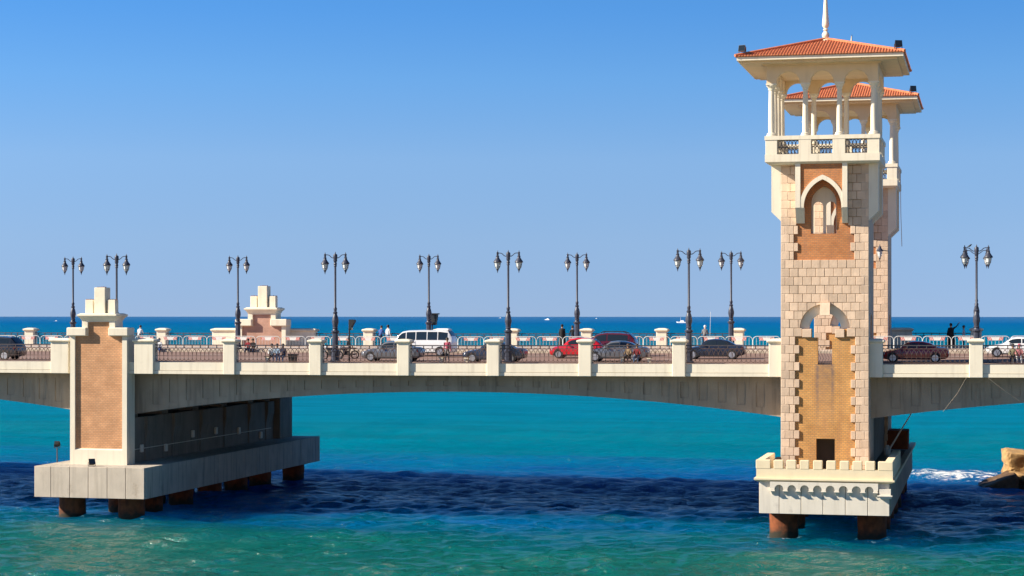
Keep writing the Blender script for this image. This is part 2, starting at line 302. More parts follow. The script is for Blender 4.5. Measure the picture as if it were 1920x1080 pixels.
# ---------------------------------------------------------------- the sea
def build_sea():
    def axis(lo, a, b, hi, d):
        mid = list(np.arange(a, b + 1e-6, d)); L = []; s = d; x = a
        while x > lo: s *= 1.22; x -= s; L.append(max(x, lo))
        U = []; s = d; x = b
        while x < hi: s *= 1.16; x += s; U.append(min(x, hi))
        return np.array(sorted(set([round(t, 4) for t in L + mid + U])))
    FAR = 10750.0
    xs = axis(-9000, -78, 26, 9000, .34); ys = axis(-400, 98, 215, FAR, .34)
    Xg, Yg = np.meshgrid(xs, ys)
    rng = np.random.RandomState(3); Zg = np.zeros_like(Xg)
    fade = np.clip((340 - Yg) / 130, 0, 1) * np.clip((Yg - 60) / 30, 0, 1) * np.clip((150 - np.abs(Xg + 30)) / 60, 0, 1)
    def wv(lam, ang, amp, ph, sharp=1.0):
        k = 2*math.pi/lam; a = R(ang)
        p = k*(Xg*math.sin(a) + Yg*math.cos(a)) + ph + .9*np.sin(Xg*.045+ph) + .5*np.sin(Xg*.11+Yg*.03+2*ph)
        return amp*(2*((np.sin(p)+1)/2)**sharp - 1)
    Zg += wv(23, 5, .17, 1.1, 1.6) + wv(13.5, -9, .09, 4.0, 1.5) + wv(8.1, 14, .05, 2.2, 1.4)
    for i in range(34):
        lam = rng.uniform(1.1, 3.4); Zg += wv(lam, rng.uniform(-55, 55), .0095*lam**.95, rng.uniform(0, 6.28), 1.3)
    Zg *= fade
    ny, nx = Xg.shape
    V = np.stack([Xg, Yg, Zg], -1).reshape(-1, 3)
    idx = np.arange(ny*nx).reshape(ny, nx)
    Fq = np.stack([idx[:-1,:-1], idx[:-1,1:], idx[1:,1:], idx[1:,:-1]], -1).reshape(-1, 4)
    me = bpy.data.meshes.new('sea'); me.vertices.add(len(V)); me.vertices.foreach_set('co', V.ravel())
    me.loops.add(Fq.size); me.loops.foreach_set('vertex_index', Fq.ravel().astype(np.int32))
    me.polygons.add(len(Fq)); me.polygons.foreach_set('loop_start', np.arange(0, Fq.size, 4, dtype=np.int32))
    me.polygons.foreach_set('use_smooth', np.ones(len(Fq), dtype=bool)); me.update(); me.validate()
    o = bpy.data.objects.new('sea', me); col.objects.link(o); o['kind'] = 'structure'; o['label'] = 'turquoise sea stretching to the horizon'
    m = bpy.data.materials.new('sea_water'); m.use_nodes = True; t = m.node_tree; N = t.nodes; L = t.links
    b = N['Principled BSDF']
    g = N.new('ShaderNodeNewGeometry'); sx = N.new('ShaderNodeSeparateXYZ'); L.new(g.outputs['Position'], sx.inputs[0])
    def math_(op, a, bb=None, c=None):
        n = N.new('ShaderNodeMath'); n.operation = op
        for i, v in enumerate((a, bb, c)):
            if v is None: continue
            if isinstance(v, (int, float)): n.inputs[i].default_value = v
            else: L.new(v, n.inputs[i])
        return n.outputs[0]
    def noise(scale, vec, det=5, rough=.55, dist=0):
        n = N.new('ShaderNodeTexNoise'); n.inputs['Scale'].default_value = scale; n.inputs['Detail'].default_value = det
        n.inputs['Roughness'].default_value = rough; n.inputs['Distortion'].default_value = dist; L.new(vec, n.inputs['Vector']); return n.outputs['Fac']
    def mapv(s):
        n = N.new('ShaderNodeMapping'); n.inputs['Scale'].default_value = s; L.new(g.outputs['Position'], n.inputs['Vector']); return n.outputs[0]
    # water colour by distance: sand bar, bridge-shadow tones painted in, turquoise shelf, open sea
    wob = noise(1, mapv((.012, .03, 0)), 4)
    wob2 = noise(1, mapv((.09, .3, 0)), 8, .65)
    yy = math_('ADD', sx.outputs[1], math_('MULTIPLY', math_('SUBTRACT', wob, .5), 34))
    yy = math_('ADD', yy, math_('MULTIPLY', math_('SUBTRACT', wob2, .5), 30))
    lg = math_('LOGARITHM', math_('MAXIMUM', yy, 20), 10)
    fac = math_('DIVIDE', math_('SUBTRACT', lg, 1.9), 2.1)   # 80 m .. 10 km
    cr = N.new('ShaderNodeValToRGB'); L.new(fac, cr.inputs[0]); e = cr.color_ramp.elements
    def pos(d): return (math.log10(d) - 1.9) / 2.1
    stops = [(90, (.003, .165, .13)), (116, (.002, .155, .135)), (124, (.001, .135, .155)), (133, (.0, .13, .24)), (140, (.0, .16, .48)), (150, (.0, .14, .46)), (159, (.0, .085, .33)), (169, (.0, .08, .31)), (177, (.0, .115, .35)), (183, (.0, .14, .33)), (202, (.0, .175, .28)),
             (230, (.0, .195, .28)), (280, (.0, .20, .335)), (520, (.0, .185, .32)), (1000, (.0, .175, .29)), (1600, (.0, .145, .32)), (3000, (.0, .122, .345)), (9000, (.04, .155, .36))]  # last stop paler: horizon haze painted into the water colour
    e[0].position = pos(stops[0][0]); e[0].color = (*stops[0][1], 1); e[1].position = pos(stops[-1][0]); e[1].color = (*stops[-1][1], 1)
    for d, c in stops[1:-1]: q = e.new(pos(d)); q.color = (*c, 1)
    pat = noise(1, mapv((.05, .16, 0)), 6, .6)
    mr = N.new('ShaderNodeMapRange'); mr.inputs[1].default_value = .3; mr.inputs[2].default_value = .7; mr.inputs[3].default_value = .72; mr.inputs[4].default_value = .94
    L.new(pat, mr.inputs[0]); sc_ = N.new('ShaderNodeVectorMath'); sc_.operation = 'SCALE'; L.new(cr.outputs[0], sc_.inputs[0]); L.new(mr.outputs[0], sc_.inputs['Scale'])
    # foam round the rocks and flecks
    fx = math_('SUBTRACT', 1, math_('ABSOLUTE', math_('DIVIDE', math_('ADD', sx.outputs[0], 2.5), 12.5)))
    fy = math_('SUBTRACT', 1, math_('ABSOLUTE', math_('DIVIDE', math_('SUBTRACT', sx.outputs[1], 183), 13)))
    zone = math_('MULTIPLY', math_('MAXIMUM', fx, 0), math_('MAXIMUM', fy, 0))
    fn = noise(1, mapv((.55, .85, 0)), 11, .78, 1.6)
    fm = math_('ADD', fn, math_('MULTIPLY', zone, .30))
    fr = N.new('ShaderNodeMapRange'); fr.inputs[1].default_value = .70; fr.inputs[2].default_value = .81; L.new(fm, fr.inputs[0])
    fmask = math_('MULTIPLY', fr.outputs[0], math_('MINIMUM', math_('ADD', math_('MULTIPLY', zone, 8), .0), 1))
    fl = noise(1, mapv((.8, 2.6, 0)), 7, .7)
    fk = N.new('ShaderNodeMapRange'); fk.inputs[1].default_value = .755; fk.inputs[2].default_value = .79; fk.inputs[4].default_value = .6; L.new(fl, fk.inputs[0])
    nearm = N.new('ShaderNodeMapRange'); nearm.inputs[1].default_value = 150; nearm.inputs[2].default_value = 110; L.new(sx.outputs[1], nearm.inputs[0])
    spl = None
    for (qx, qy, qr) in ((-12.95, 131.0, 1.5), (-7.25, 131.0, 1.0), (-63.8, 131.0, .8), (-59.2, 131.0, .8)):
        dd = math_('SQRT', math_('ADD', math_('POWER', math_('SUBTRACT', sx.outputs[0], qx), 2), math_('POWER', math_('SUBTRACT', sx.outputs[1], qy), 2)))
        q_ = math_('MAXIMUM', math_('SUBTRACT', 1, math_('DIVIDE', math_('ABSOLUTE', math_('SUBTRACT', dd, 1.0)), qr)), 0)
        spl = q_ if spl is None else math_('MAXIMUM', spl, q_)
    sr = N.new('ShaderNodeMapRange'); sr.inputs[1].default_value = .92; sr.inputs[2].default_value = 1.05; L.new(math_('ADD', noise(1, mapv((1.6, 2.4, 0)), 6, .7, .8), math_('MULTIPLY', spl, .42)), sr.inputs[0])
    fmask = math_('MAXIMUM', fmask, sr.outputs[0])
    fall = math_('MINIMUM', math_('ADD', fmask, math_('MULTIPLY', fk.outputs[0], nearm.outputs[0])), 1)
    mx = N.new('ShaderNodeMix'); mx.data_type = 'RGBA'; L.new(fall, mx.inputs[0]); L.new(sc_.outputs[0], mx.inputs[6]); mx.inputs[7].default_value = (.8, .82, .82, 1)
    w1 = noise(1, mapv((.55, 1.1, .5)), 6, .62, .4); w2 = noise(1, mapv((2.4, 4.4, 2)), 4, .6, .3); w3 = noise(1, mapv((.10, .22, 0)), 5, .6, .3)
    hgt = math_('ADD', math_('ADD', math_('MULTIPLY', w1, .75), math_('MULTIPLY', w2, .30)), math_('MULTIPLY', w3, .8))
    bp = N.new('ShaderNodeBump'); bp.inputs['Strength'].default_value = .75; bp.inputs['Distance'].default_value = .8
    L.new(hgt, bp.inputs['Height'])
    N.remove(b); df = N.new('ShaderNodeSubsurfaceScattering'); df.falloff = 'BURLEY'; df.inputs['Scale'].default_value = 20.0; df.inputs['Radius'].default_value = (.25, .8, 1.0); gl = N.new('ShaderNodeBsdfGlossy'); fz = N.new('ShaderNodeFresnel'); ms = N.new('ShaderNodeMixShader')
    fz.inputs['IOR'].default_value = 1.33; gl.inputs['Roughness'].default_value = .1
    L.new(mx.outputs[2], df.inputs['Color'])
    for q in (df, gl, fz): L.new(bp.outputs[0], q.inputs['Normal'])
    # unresolved wave slopes turn ever more facets to the viewer with distance: less mirror, more water colour; sheen boosted in the bridge shadow to lighten it
    kr = N.new('ShaderNodeValToRGB'); L.new(fac, kr.inputs[0]); ke = kr.color_ramp.elements
    ke[0].position = pos(112); ke[0].color = (.82,)*3+(1,); ke[1].position = pos(2500); ke[1].color = (.025,)*3+(1,)
    for d_, v_ in ((122, .64), (132, .66), (142, .85), (155, .60), (170, .55), (186, .36), (206, .14), (260, .045)): q = ke.new(pos(d_)); q.color = (v_,)*3+(1,)
    kf = math_('MULTIPLY', math_('MULTIPLY', fz.outputs[0], math_('MULTIPLY', kr.outputs[0], 2.0)), math_('SUBTRACT', 1, fall))
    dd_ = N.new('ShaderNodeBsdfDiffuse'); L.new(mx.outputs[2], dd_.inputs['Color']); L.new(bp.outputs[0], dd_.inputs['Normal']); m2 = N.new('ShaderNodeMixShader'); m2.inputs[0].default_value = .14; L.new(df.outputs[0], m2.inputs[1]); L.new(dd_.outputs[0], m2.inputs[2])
    L.new(kf, ms.inputs[0]); L.new(m2.outputs[0], ms.inputs[1]); L.new(gl.outputs[0], ms.inputs[2]); L.new(ms.outputs[0], N['Material Output'].inputs['Surface'])
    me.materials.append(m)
build_sea()
# the sandy shore the view is taken from
m = MB(); prof_ = [(99, -1.2), (94, .3), (70, 2.2), (40, 5.0), (14, 9.5), (5, 12.6), (-700, 13.0)]
for (y0, z0), (y1, z1) in zip(prof_[:-1], prof_[1:]): m.add([(-900,y0,z0),(900,y0,z0),(900,y1,z1),(-900,y1,z1)], [(0,1,2,3)])
m.build('beach', M('beach_sand', (.56,.42,.26), .95, .12, .3), None, kind='structure')

# ---------------------------------------------------------------- bridge
PX, TX = -61.6, -10.25                 # centre lines of the pylon pier and the tower pier
NEAR, FAR = 132.0, 165.4               # outer faces of the two parapets
def road_z(X, D): return 10.96 + rise(X) + .0155 * (D - NEAR)
def soffit(X):
    c = min((PX - 25.7, -35.9, TX + 25.7), key=lambda q: abs(q - X)); d = min(abs(X - c), 24.4)
    return 8.98 - .0031 * d * d

bridge = thing('road_bridge', 'long cream road bridge with haunched grey girders and iron railings', 'bridge', (PX, NEAR, 0))
XL, XR = -112.0, 30.0
# haunched girder block
xs_ = [XL + i * (XR - XL) / 240 for i in range(241)]
prof = [(x, soffit(x)) for x in xs_]
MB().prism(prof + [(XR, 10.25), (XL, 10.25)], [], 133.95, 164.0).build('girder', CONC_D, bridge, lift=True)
def cell_top(x): return 9.72
cells = []
k = -40
while True:
    xc = -35.9 + k * 1.28 + .64; k += 1
    if xc > XR - 1: break
    if xc < XL + 1 or abs(xc - PX) < 2.9 or abs(xc - TX) < 3.5: continue
    cells.append(xc)
holes = [[(x-.29, max(soffit(x-.29), soffit(x+.29))+.42), (x+.29, max(soffit(x-.29), soffit(x+.29))+.42), (x+.29, 9.72), (x-.29, 9.72)] for x in cells]
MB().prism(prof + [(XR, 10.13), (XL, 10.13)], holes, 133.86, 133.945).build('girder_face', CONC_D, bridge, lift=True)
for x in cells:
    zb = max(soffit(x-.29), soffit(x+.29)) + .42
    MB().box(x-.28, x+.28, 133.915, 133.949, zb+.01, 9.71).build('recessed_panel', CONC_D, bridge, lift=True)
# deck slab with crossfall
def slab(name, d0, d1, up0, up1, mat, parent=None, thick=.25, **kw):
    m = MB(); n = 40
    for i in range(n):
        a, b_ = XL + (XR-XL)*i/n, XL + (XR-XL)*(i+1)/n
        z = lambda D, u: 10.96 + .0155*(D-NEAR) + u
        vs = [(a,d0,z(d0,up0)-thick),(b_,d0,z(d0,up0)-thick),(b_,d1,z(d1,up1)-thick),(a,d1,z(d1,up1)-thick),(a,d0,z(d0,up0)),(b_,d0,z(d0,up0)),(b_,d1,z(d1,up1)),(a,d1,z(d1,up1))]
        m.add(vs, [(0,3,2,1),(4,5,6,7),(0,1,5,4),(2,3,7,6)])
    return m.build(name, mat, parent, lift=True, **kw)
slab('deck_slab', 132.36, 165.1, -.06, -.06, CONC_D, bridge, .72)
slab('near_pavement', 132.4, 134.2, .0, .02, PAVE, None, .04, kind='structure')
slab('road', 134.2, 154.3, -.03, -.03, ASPH, None, .02, kind='structure')
slab('far_pavement', 154.3, 165.1, .17, .17, PAVE, None, .22, kind='structure')
kb = MB()
# kerb stones of the far pavement, one by one where they show
kerb = thing('kerb', 'pale stone kerb along the seaward pavement', 'kerb', (PX, 154, 11))
kmesh = MB().chbox(-.63, .63, -.12, .12, -.3, .2, .03).mesh('kerb_stone', KERB)
x = -86.0
while x < 12:
    place(kmesh, 'kerb_stone', kerb, (x, 154.2, 10.96 + rise(x) + .0155*(154.2-NEAR))); x += 1.28
# lane markings
for D in (141.0, 147.8):
    m = MB(); x = XL
    while x < XR: 
        z = road_z(x+1, D) - .026; m.box(x, x+2.2, D-.07, D+.07, z, z+.003); x += 6.4
    m.build('lane_marking', WHITEP, None, kind='structure')

# parapets
def parapet(D0, sgn, zoff, bays, posts, mat, reach):
    """D0 outer face, sgn +1 near side (outer face towards the shore)"""
    def yy(a, b_): return (D0 + sgn*a, D0 + sgn*b_) if sgn > 0 else (D0 + sgn*b_, D0 + sgn*a)
    for a, b_ in bays:
        y0, y1 = yy(.20, .62)
        p = MB().box(a, b_, y0, y1, 10.40+zoff, 10.97+zoff).build('parapet_panel', mat, bridge, lift=True)
        y0, y1 = yy(.16, .60); MB().box(a, b_, y0, y1, 10.15+zoff, 10.375+zoff).build('lower_ledge', mat, p, lift=True)
        y0, y1 = yy(.24, .60); MB().box(a, b_, y0, y1, 10.37+zoff, 10.41+zoff).build('groove', CONC_D, p, lift=True)
        if reach(a, b_): railing(a, b_, D0 + sgn*.45, zoff)
    for a, b_ in posts:
        y0, y1 = yy(0, .86)
        p = MB().chbox(a, b_, y0, y1, 10.13+zoff, 12.40+zoff, .03).build('parapet_post', mat, bridge, lift=True)
        o = .13; m = MB()
        m.frustum((a-.03, b_+.03, y0-.03, y1+.03, 12.37+zoff), (a-o, b_+o, y0-o, y1+o, 12.44+zoff))
        m.chbox(a-o, b_+o, y0-o, y1+o, 12.435+zoff, 12.59+zoff, .045)
        m.frustum((a-o+.05, b_+o-.05, y0-o+.05, y1+o-.05, 12.585+zoff), (a+.2, b_-.2, y0+.2, y1-.2, 12.67+zoff))
        m.build('post_cap', mat, p, lift=True)

def railing(a, b_, D, zoff):
    z0 = 10.97 + zoff + rise((a+b_)/2); L_ = b_ - a; n = max(2, round(L_/.31)); p = L_/n
    root = MB()
    root.box(a, b_, D-.035, D+.035, z0+1.20, z0+1.27)
    r = root.build('railing', IRON, bridge)
    m = MB(); m.box(a, b_, D-.015, D+.015, z0+1.03, z0+1.06); m.box(a, b_, D-.015, D+.015, z0+.46, z0+.485); m.box(a, b_, D-.015, D+.015, z0+.06, z0+.085)
    m.build('cross_rail', IRON_B, r)
    m = MB()
    i = 0
    while i*.62 < L_:
        m.box(a+i*.62+.28, a+i*.62+.34, D-.03, D+.03, z0+1.06, z0+1.20); i += 1
    m.build('rail_stud', IRON, r)
    m = MB()
    for i in range(-1, n):
        xa, xb = a + i*p, a + (i+2)*p; c = (xa+xb)/2; w = p
        def cl(q): return min(max(q, a), b_)
        pts = [(cl(xa), D, z0+.52)] + [(cl(c - w*math.cos(t)), D, z0+.52+.50*math.sin(t)) for t in [math.pi*q/10 for q in range(0, 11)]] + [(cl(xb), D, z0+.52)]
        m.tube(pts[1:-1], .022, 4)
        pts = [(cl(c - w*math.cos(t)), D, z0+.30-.21*math.sin(t)) for t in [math.pi*q/8 for q in range(0, 9)]]
        m.tube(pts, .017, 4)
    for i in range(n+1):
        m.tube([(a+i*p, D, z0+.085), (a+i*p, D, z0+.52)], .015, 4)
    m.build('lattice', IRON_B, r)

PW = .86
near_posts = [(-65.69, -64.3), (-59.2, -57.75)] + [(-52.45+6.4*i, -52.45+6.4*i+PW) for i in range(6)] + [(-14.02, -12.9), (-7.6, -6.60), (-1.09, -1.09+PW), (5.31, 6.17)]
near_bays = [(-72.1, -65.69), (-57.75, -52.45)] + [(-52.45+PW+6.4*i, -52.45+6.4*(i+1)) for i in range(5)] + [(-20.45+PW, -14.02), (-6.60, -1.09), (-1.09+PW, 5.31)]
parapet(NEAR, 1, 0, near_bays + [(-64.3, -59.2), (-12.9, -7.6)], near_posts, CREAM, lambda a, b_: (a, b_) in near_bays)
far_posts = [(-52.45+6.4*i, -52.45+6.4*i+PW) for i in range(-6, 9) if i not in (-2, -1, 6, 7)] + [(-66.4, -64.0), (-59.2, -56.9), (-7.6, -5.9)]
far_posts.sort()
far_bays = [(far_posts[i][1], far_posts[i+1][0]) for i in range(len(far_posts)-1)]
parapet(FAR, -1, .50, far_bays, far_posts, CREAM, lambda a, b_: (b_ - a) < 6.5 and b_ > -88)

# ---------------------------------------------------------------- pylons
def pylon(name, label, D0, zoff, sgn=1):
    dx = PX + (.33 if zoff else -.28); t = thing(name, label, 'pylon', (dx, D0, 3.6), 'brick pylons over the left pier')
    zb = 3.55 + (5.6 if zoff else 0)
    D1 = D0 + 1.35
    w = 2.2; fi = 1.83; sh = 12.88 + zoff
    nx = 1.05                                      # narrow upper neck
    zt = 13.96 + zoff
    outer = [(dx-w, zb), (dx+w, zb), (dx+w, sh), (dx+1.27, sh), (dx+1.27, zt), (dx-1.27, zt), (dx-1.27, sh), (dx-w, sh)]
    hole = [(dx-fi, zb+1.12), (dx+fi, zb+1.12), (dx+fi, sh-.06), (dx+.84, sh-.06), (dx+.84, zt-.12), (dx-.84, zt-.12), (dx-.84, sh-.06), (dx-fi, sh-.06)]
    MB().prism(outer, [hole], D0, D1).build('frame', CREAM, t)
    # chamfered reveal and brick infill
    m = MB(); q = .22; h2 = [(dx-fi+q*.75, zb+1.12+q*.5), (dx+fi-.04, zb+1.12+q*.5), (dx+fi-.04, sh-.08), (dx+.80, sh-.08), (dx+.80, zt-.14), (dx-.80+q*.3, zt-.14), (dx-.80+q*.3, sh-.08), (dx-fi+q*.75, sh-.08)]
    MB().prism([(dx-fi-.08, zb+1.0), (dx+fi+.08, zb+1.0), (dx+fi+.08, sh-.02), (dx+.94, sh-.02), (dx+.94, zt-.05), (dx-.94, zt-.05), (dx-.94, sh-.02), (dx-fi-.08, sh-.02)], [], D0+.17, D1-.1).build('brick_panel', BRICK_F if zoff else BRICK_P, t)
    MB().prism([(D0+.03, zb+1.115), (D0+.17, zb+1.115), (D0+.17, zb+1.21)], [], dx-fi+.002, dx+fi-.002, 'x').build('sill', CREAM, t)
    for s in (-1, 1):
        a, b_ = sorted((dx+s*.86, dx+s*2.37))
        MB().chbox(a, b_, D0-.24, D0+.95, sh-.04, sh+.56, .05).build('shoulder_block', CREAM, t)
    m = MB(); e0 = D0 - .04; e1 = D0 + 1.40
    m.frustum((dx-1.28, dx+1.28, e0, e1, zt-.02), (dx-1.36, dx+1.36, e0-.12, e1+.12, zt+.16))
    m.frustum((dx-1.36, dx+1.36, e0-.12, e1+.12, zt+.158), (dx-1.52, dx+1.52, e0-.28, e1+.28, zt+.32))
    m.box(dx-1.52, dx+1.52, e0-.28, e1+.28, zt+.318, zt+.42)
    m.frustum((dx-1.48, dx+1.48, e0-.25, e1+.25, zt+.418), (dx-1.30, dx+1.30, e0-.1, e1+.1, zt+.50))
    m.build('cornice', CREAM_W, t)
    z0 = zt + .49
    MB().chbox(dx-1.16, dx-.56, D0+.3, D0+.85, z0, z0+.98, .02).build('merlon', CREAM_W, t)
    MB().chbox(dx+.56, dx+1.16, D0+.3, D0+.85, z0, z0+.98, .02).build('merlon', CREAM_W, t)
    MB().chbox(dx-.42, dx+.42, D0+.2, D0+1.1, z0, z0+1.86, .025).build('merlon', CREAM_W, t)
    m = MB()
    for px_, z_ in ((-.86, .98), (.86, .98), (0, 1.86)): 
        for i in range(5): m.box(dx+px_-.32+i*.15, dx+px_-.24+i*.15, D0+.5, D0+.56, z0+z_-.01, z0+z_+.05+.03*random.random())
    m.build('capping_remains', RUST, t)
    return t
pylon('brick_pylon', 'tall cream framed brick pylon on the left pier, nearer to the viewer', 131.82, 0)
pylon('brick_pylon', 'shorter looking brick pylon on the seaward side, behind a lamp post', 163.2, .53)

# ---------------------------------------------------------------- piers: pile caps, piles, walls
def pier(name, label, cx, w0, D0, D1, z0, z1, panels, panel_mat, side_mat, group):
    t = thing(name, label, 'bridge pier', (cx, D0, z0), group)
    MB().box(cx-w0, cx+w0, D0+.14, D1, z0, z1).build('pile_cap', side_mat, t)
    x0 = cx - w0; 
    for i in range(len(panels)-1):
        a, b_ = panels[i] + .018, panels[i+1] - .018
        MB().chbox(a, b_, D0, D0+.2, z0+.002, z1-.002, .014).build('panel', panel_mat, t)
    # panels on the side seen from the right
    D = D0 + .16
    i = 0
    while D < D1 - .5:
        d2 = min(D + 2.72, D1)
        MB().chbox(cx+w0-.06, cx+w0+.05, D+.015, d2-.015, z0+.002, z1-.002, .012).build('side_panel', side_mat, t)
        D = d2
    return t
pe = [X_(q, 129.6) for q in (64, 95.3, 130.5, 165.3, 200.8, 235.3, 270.5)]
lp = pier('bridge_pier', 'weathered concrete pile cap and piles under the brick pylon', PX+.03, 4.2, 129.6, 167.2, 1.43, 3.62, pe, CONC, CONC_S, 'bridge piers standing in the sea')
def pile(parent, x, D):
    m = MB(); pr = [(.95, -3.0), (.95, .1)]
    for i in range(5): pr.append((.95 + random.uniform(-.03, .03), .1 + i*.3))
    pr.append((.95, 1.5)); m.lathe(x, D, pr, 20); m.build('pile', RUST, parent, 40)
for D in (131.6, 137.4, 143.2, 149.0, 154.8, 160.4, 165.6):
    for s in (-1, 1): pile(lp, PX + .1 + s*(2.28 if D in (131.6, 165.6) else 1.15), D)
# stem wall under the girder with corbelled ribs
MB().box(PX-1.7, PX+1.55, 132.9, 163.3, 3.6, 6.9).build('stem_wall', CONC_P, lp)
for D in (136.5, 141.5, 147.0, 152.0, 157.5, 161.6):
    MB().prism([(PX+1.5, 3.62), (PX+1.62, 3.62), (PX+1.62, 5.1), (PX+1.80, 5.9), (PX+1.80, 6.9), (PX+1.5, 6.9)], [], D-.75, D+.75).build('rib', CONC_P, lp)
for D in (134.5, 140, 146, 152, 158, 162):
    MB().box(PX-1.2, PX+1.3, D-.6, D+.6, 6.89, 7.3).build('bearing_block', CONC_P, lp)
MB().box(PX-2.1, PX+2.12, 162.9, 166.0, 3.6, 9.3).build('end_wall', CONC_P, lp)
for px_, py_, D in ((286, 841, 135.0), (363, 840, 139.4), (405, 814, 144.6), (443, 808, 149.4), (476, 808, 154.4), (508, 816, 159.5)):
    z = Z_(px_, py_, D); z = max(3.9, min(5.4, z))
    MB().chbox(PX+1.56, PX+1.74, D-.2, D+.2, z-.28, z+.28, .03).build('junction_box', PALE, lp)
m = MB(); m.tube([(PX+1.62, 133, 4.6), (PX+1.62, 162, 4.6)], .03, 6); m.build('conduit', PALE, lp)
m = MB()
for (i, fx, fz) in ((0,.62,.2),(2,.65,.68),(2,.65,.45),(3,.65,.7),(4,.7,.45),(4,.66,.14),(5,.68,.62),(5,.68,.12)):
    xx = pe[i] + (pe[i+1]-pe[i])*fx; zz = 1.43 + 2.19*fz; m.lathe(xx, zz, [(.045, 130.456), (.06, 129.62)], 8, axis='y')
m.build('anchor_hole', BLACK, lp)

TW = 4.125
te = [X_(q, 128) for q in (1423, 1461, 1502, 1543, 1585, 1627, 1668)]
rp = pier('bridge_pier', 'pale castellated pile cap and rusty piles under the tall towers', TX+.15, TW, 128.0, 166.5, 1.62, 3.68, te, PALE, CONC_D, 'bridge piers standing in the sea')
cx = TX + .15
for D in (131.3, 136.2, 142.2, 148.2, 154.2, 160.2, 165):
    for s in (-1, 1): pile(rp, cx + s*2.85, D)
# moulding and castellated parapet
wx0, wx1 = X_(1413.5, 127.7), X_(1677, 127.7)
m = MB(); m.frustum((wx0+.18, wx1-.18, 127.9, 128.2, 3.685), (wx0, wx1, 127.68, 128.3, 3.80)); m.box(wx0, wx1, 127.68, 128.3, 3.798, 3.90)
m.box(wx1-.42, wx1, 128.31, 166.5, 3.69, 3.9); m.box(wx0, wx0+.42, 128.31, 150, 3.69, 3.9)
m.build('moulding', YELLOW, rp)
pw = MB(); pz0, pzn, pzt = 3.90, 4.52, 5.06
ax0, ax1 = X_(1418, 127.85), X_(1674, 127.85)
pw.box(ax0, ax1, 127.85, 128.35, pz0-.01, pzn); pw.build('parapet_wall', YELLOW, rp)
mer = [(275,405),(435,520),(550,635),(670,752),(790,872),(910,993),(1030,1112),(1145,1230),(1262,1345),(1375,1508)]
for a, b_ in mer:
    a2, b2 = X_(1360+a/4.8, 127.85), X_(1360+b_/4.8, 127.85)
    MB().chbox(a2+.0, b2, 127.83, 128.37, pzn-.02, pzt, .025).build('merlon', YELLOW, rp)
for s, xa in ((0, ax0), (1, ax1-.5)):
    MB().box(xa+.02, xa+.48, 128.36, 134.6 if s == 0 else 140, pz0-.01, pzn).build('parapet_wall', YELLOW, rp)
    D = 128.9
    while D < (134.2 if s == 0 else 139.5):
        MB().chbox(xa, xa+.5, D, D+.85, pzn-.02, pzt, .025).build('merlon', YELLOW, rp); D += 1.2
MB().box(ax0+.2, ax1-.2, 128.3, 142, 3.66, 3.95).build('platform', CONC, rp)
# corbel table
bc = [X_(1360+q/4.8, 127.8) for q in (425, 541, 655, 771, 886, 1003, 1120, 1238, 1352)]
zt_ = 3.69; zs = 3.22
out = [(bc[0]-.16, zt_), (bc[0]-.16, zs)]
for i in range(8):
    a, b_ = bc[i]+.13, bc[i+1]-.13; c = (a+b_)/2; r = (b_-a)/2
    out += [(a, zs)] + [(c - r*math.cos(q), zs + min(r, .36)*math.sin(q)) for q in [math.pi*j/8 for j in range(1, 8)]] + [(b_, zs)]
out += [(bc[8]+.16, zs), (bc[8]+.16, zt_)]
MB().prism(out, [], 127.72, 128.05).build('corbel_arcade', PALE, rp)
for x in bc:
    m = MB(); m.box(x-.13, x+.13, 127.70, 128.03, 3.10, zs); m.frustum((x-.04, x+.04, 127.93, 128.02, 2.86), (x-.12, x+.12, 127.78, 128.03, 3.10)); m.box(x-.17, x+.17, 127.66, 128.02, 3.085, 3.125)
    m.build('corbel', PALE, rp)
ex0, ex1 = X_(1360+1385/4.8, 127.7), X_(1360+1500/4.8, 127.7)
m = MB(); m.box(ex0, ex1-.08, 127.72, 128.03, 2.95, 3.34); m.box(ex0-.12, ex1+.02, 127.62, 128.02, 2.88, 2.955); m.box(ex0, ex1-.04, 127.72, 128.02, 2.74, 2.875); m.build('bracket_block', PALE, rp)
# wall stem and rear block under the deck
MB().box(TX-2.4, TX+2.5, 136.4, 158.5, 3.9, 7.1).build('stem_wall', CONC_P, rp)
MB().box(TX+2.7, TX+4.3, 157.5, 160.3, 3.9, 5.35).build('rear_block', RUST, rp)

# ---------------------------------------------------------------- tower
def stone_mesh(cache, w, h, d=.16):
    key = (round(w, 2), round(h, 2))
    if key not in cache:
        w, h = key; c = .018; g = .012; a, b_ = w/2-g, h/2-g
        vs = [(-a,d,-b_),(a,d,-b_),(a,d,b_),(-a,d,b_),(-a,c,-b_),(a,c,-b_),(a,c,b_),(-a,c,b_),(-a+c,0,-b_+c),(a-c,0,-b_+c),(a-c,0,b_-c),(-a+c,0,b_-c)]
        fs = []
        for k in (0, 4):
            for i in range(4): j = (i+1) % 4; fs.append((k+i, k+j, k+4+j, k+4+i))
        fs += [(8,9,10,11), (3,2,1,0)]
        cache[key] = MB().add(vs, fs).mesh('stone', STONE)
    return cache[key]

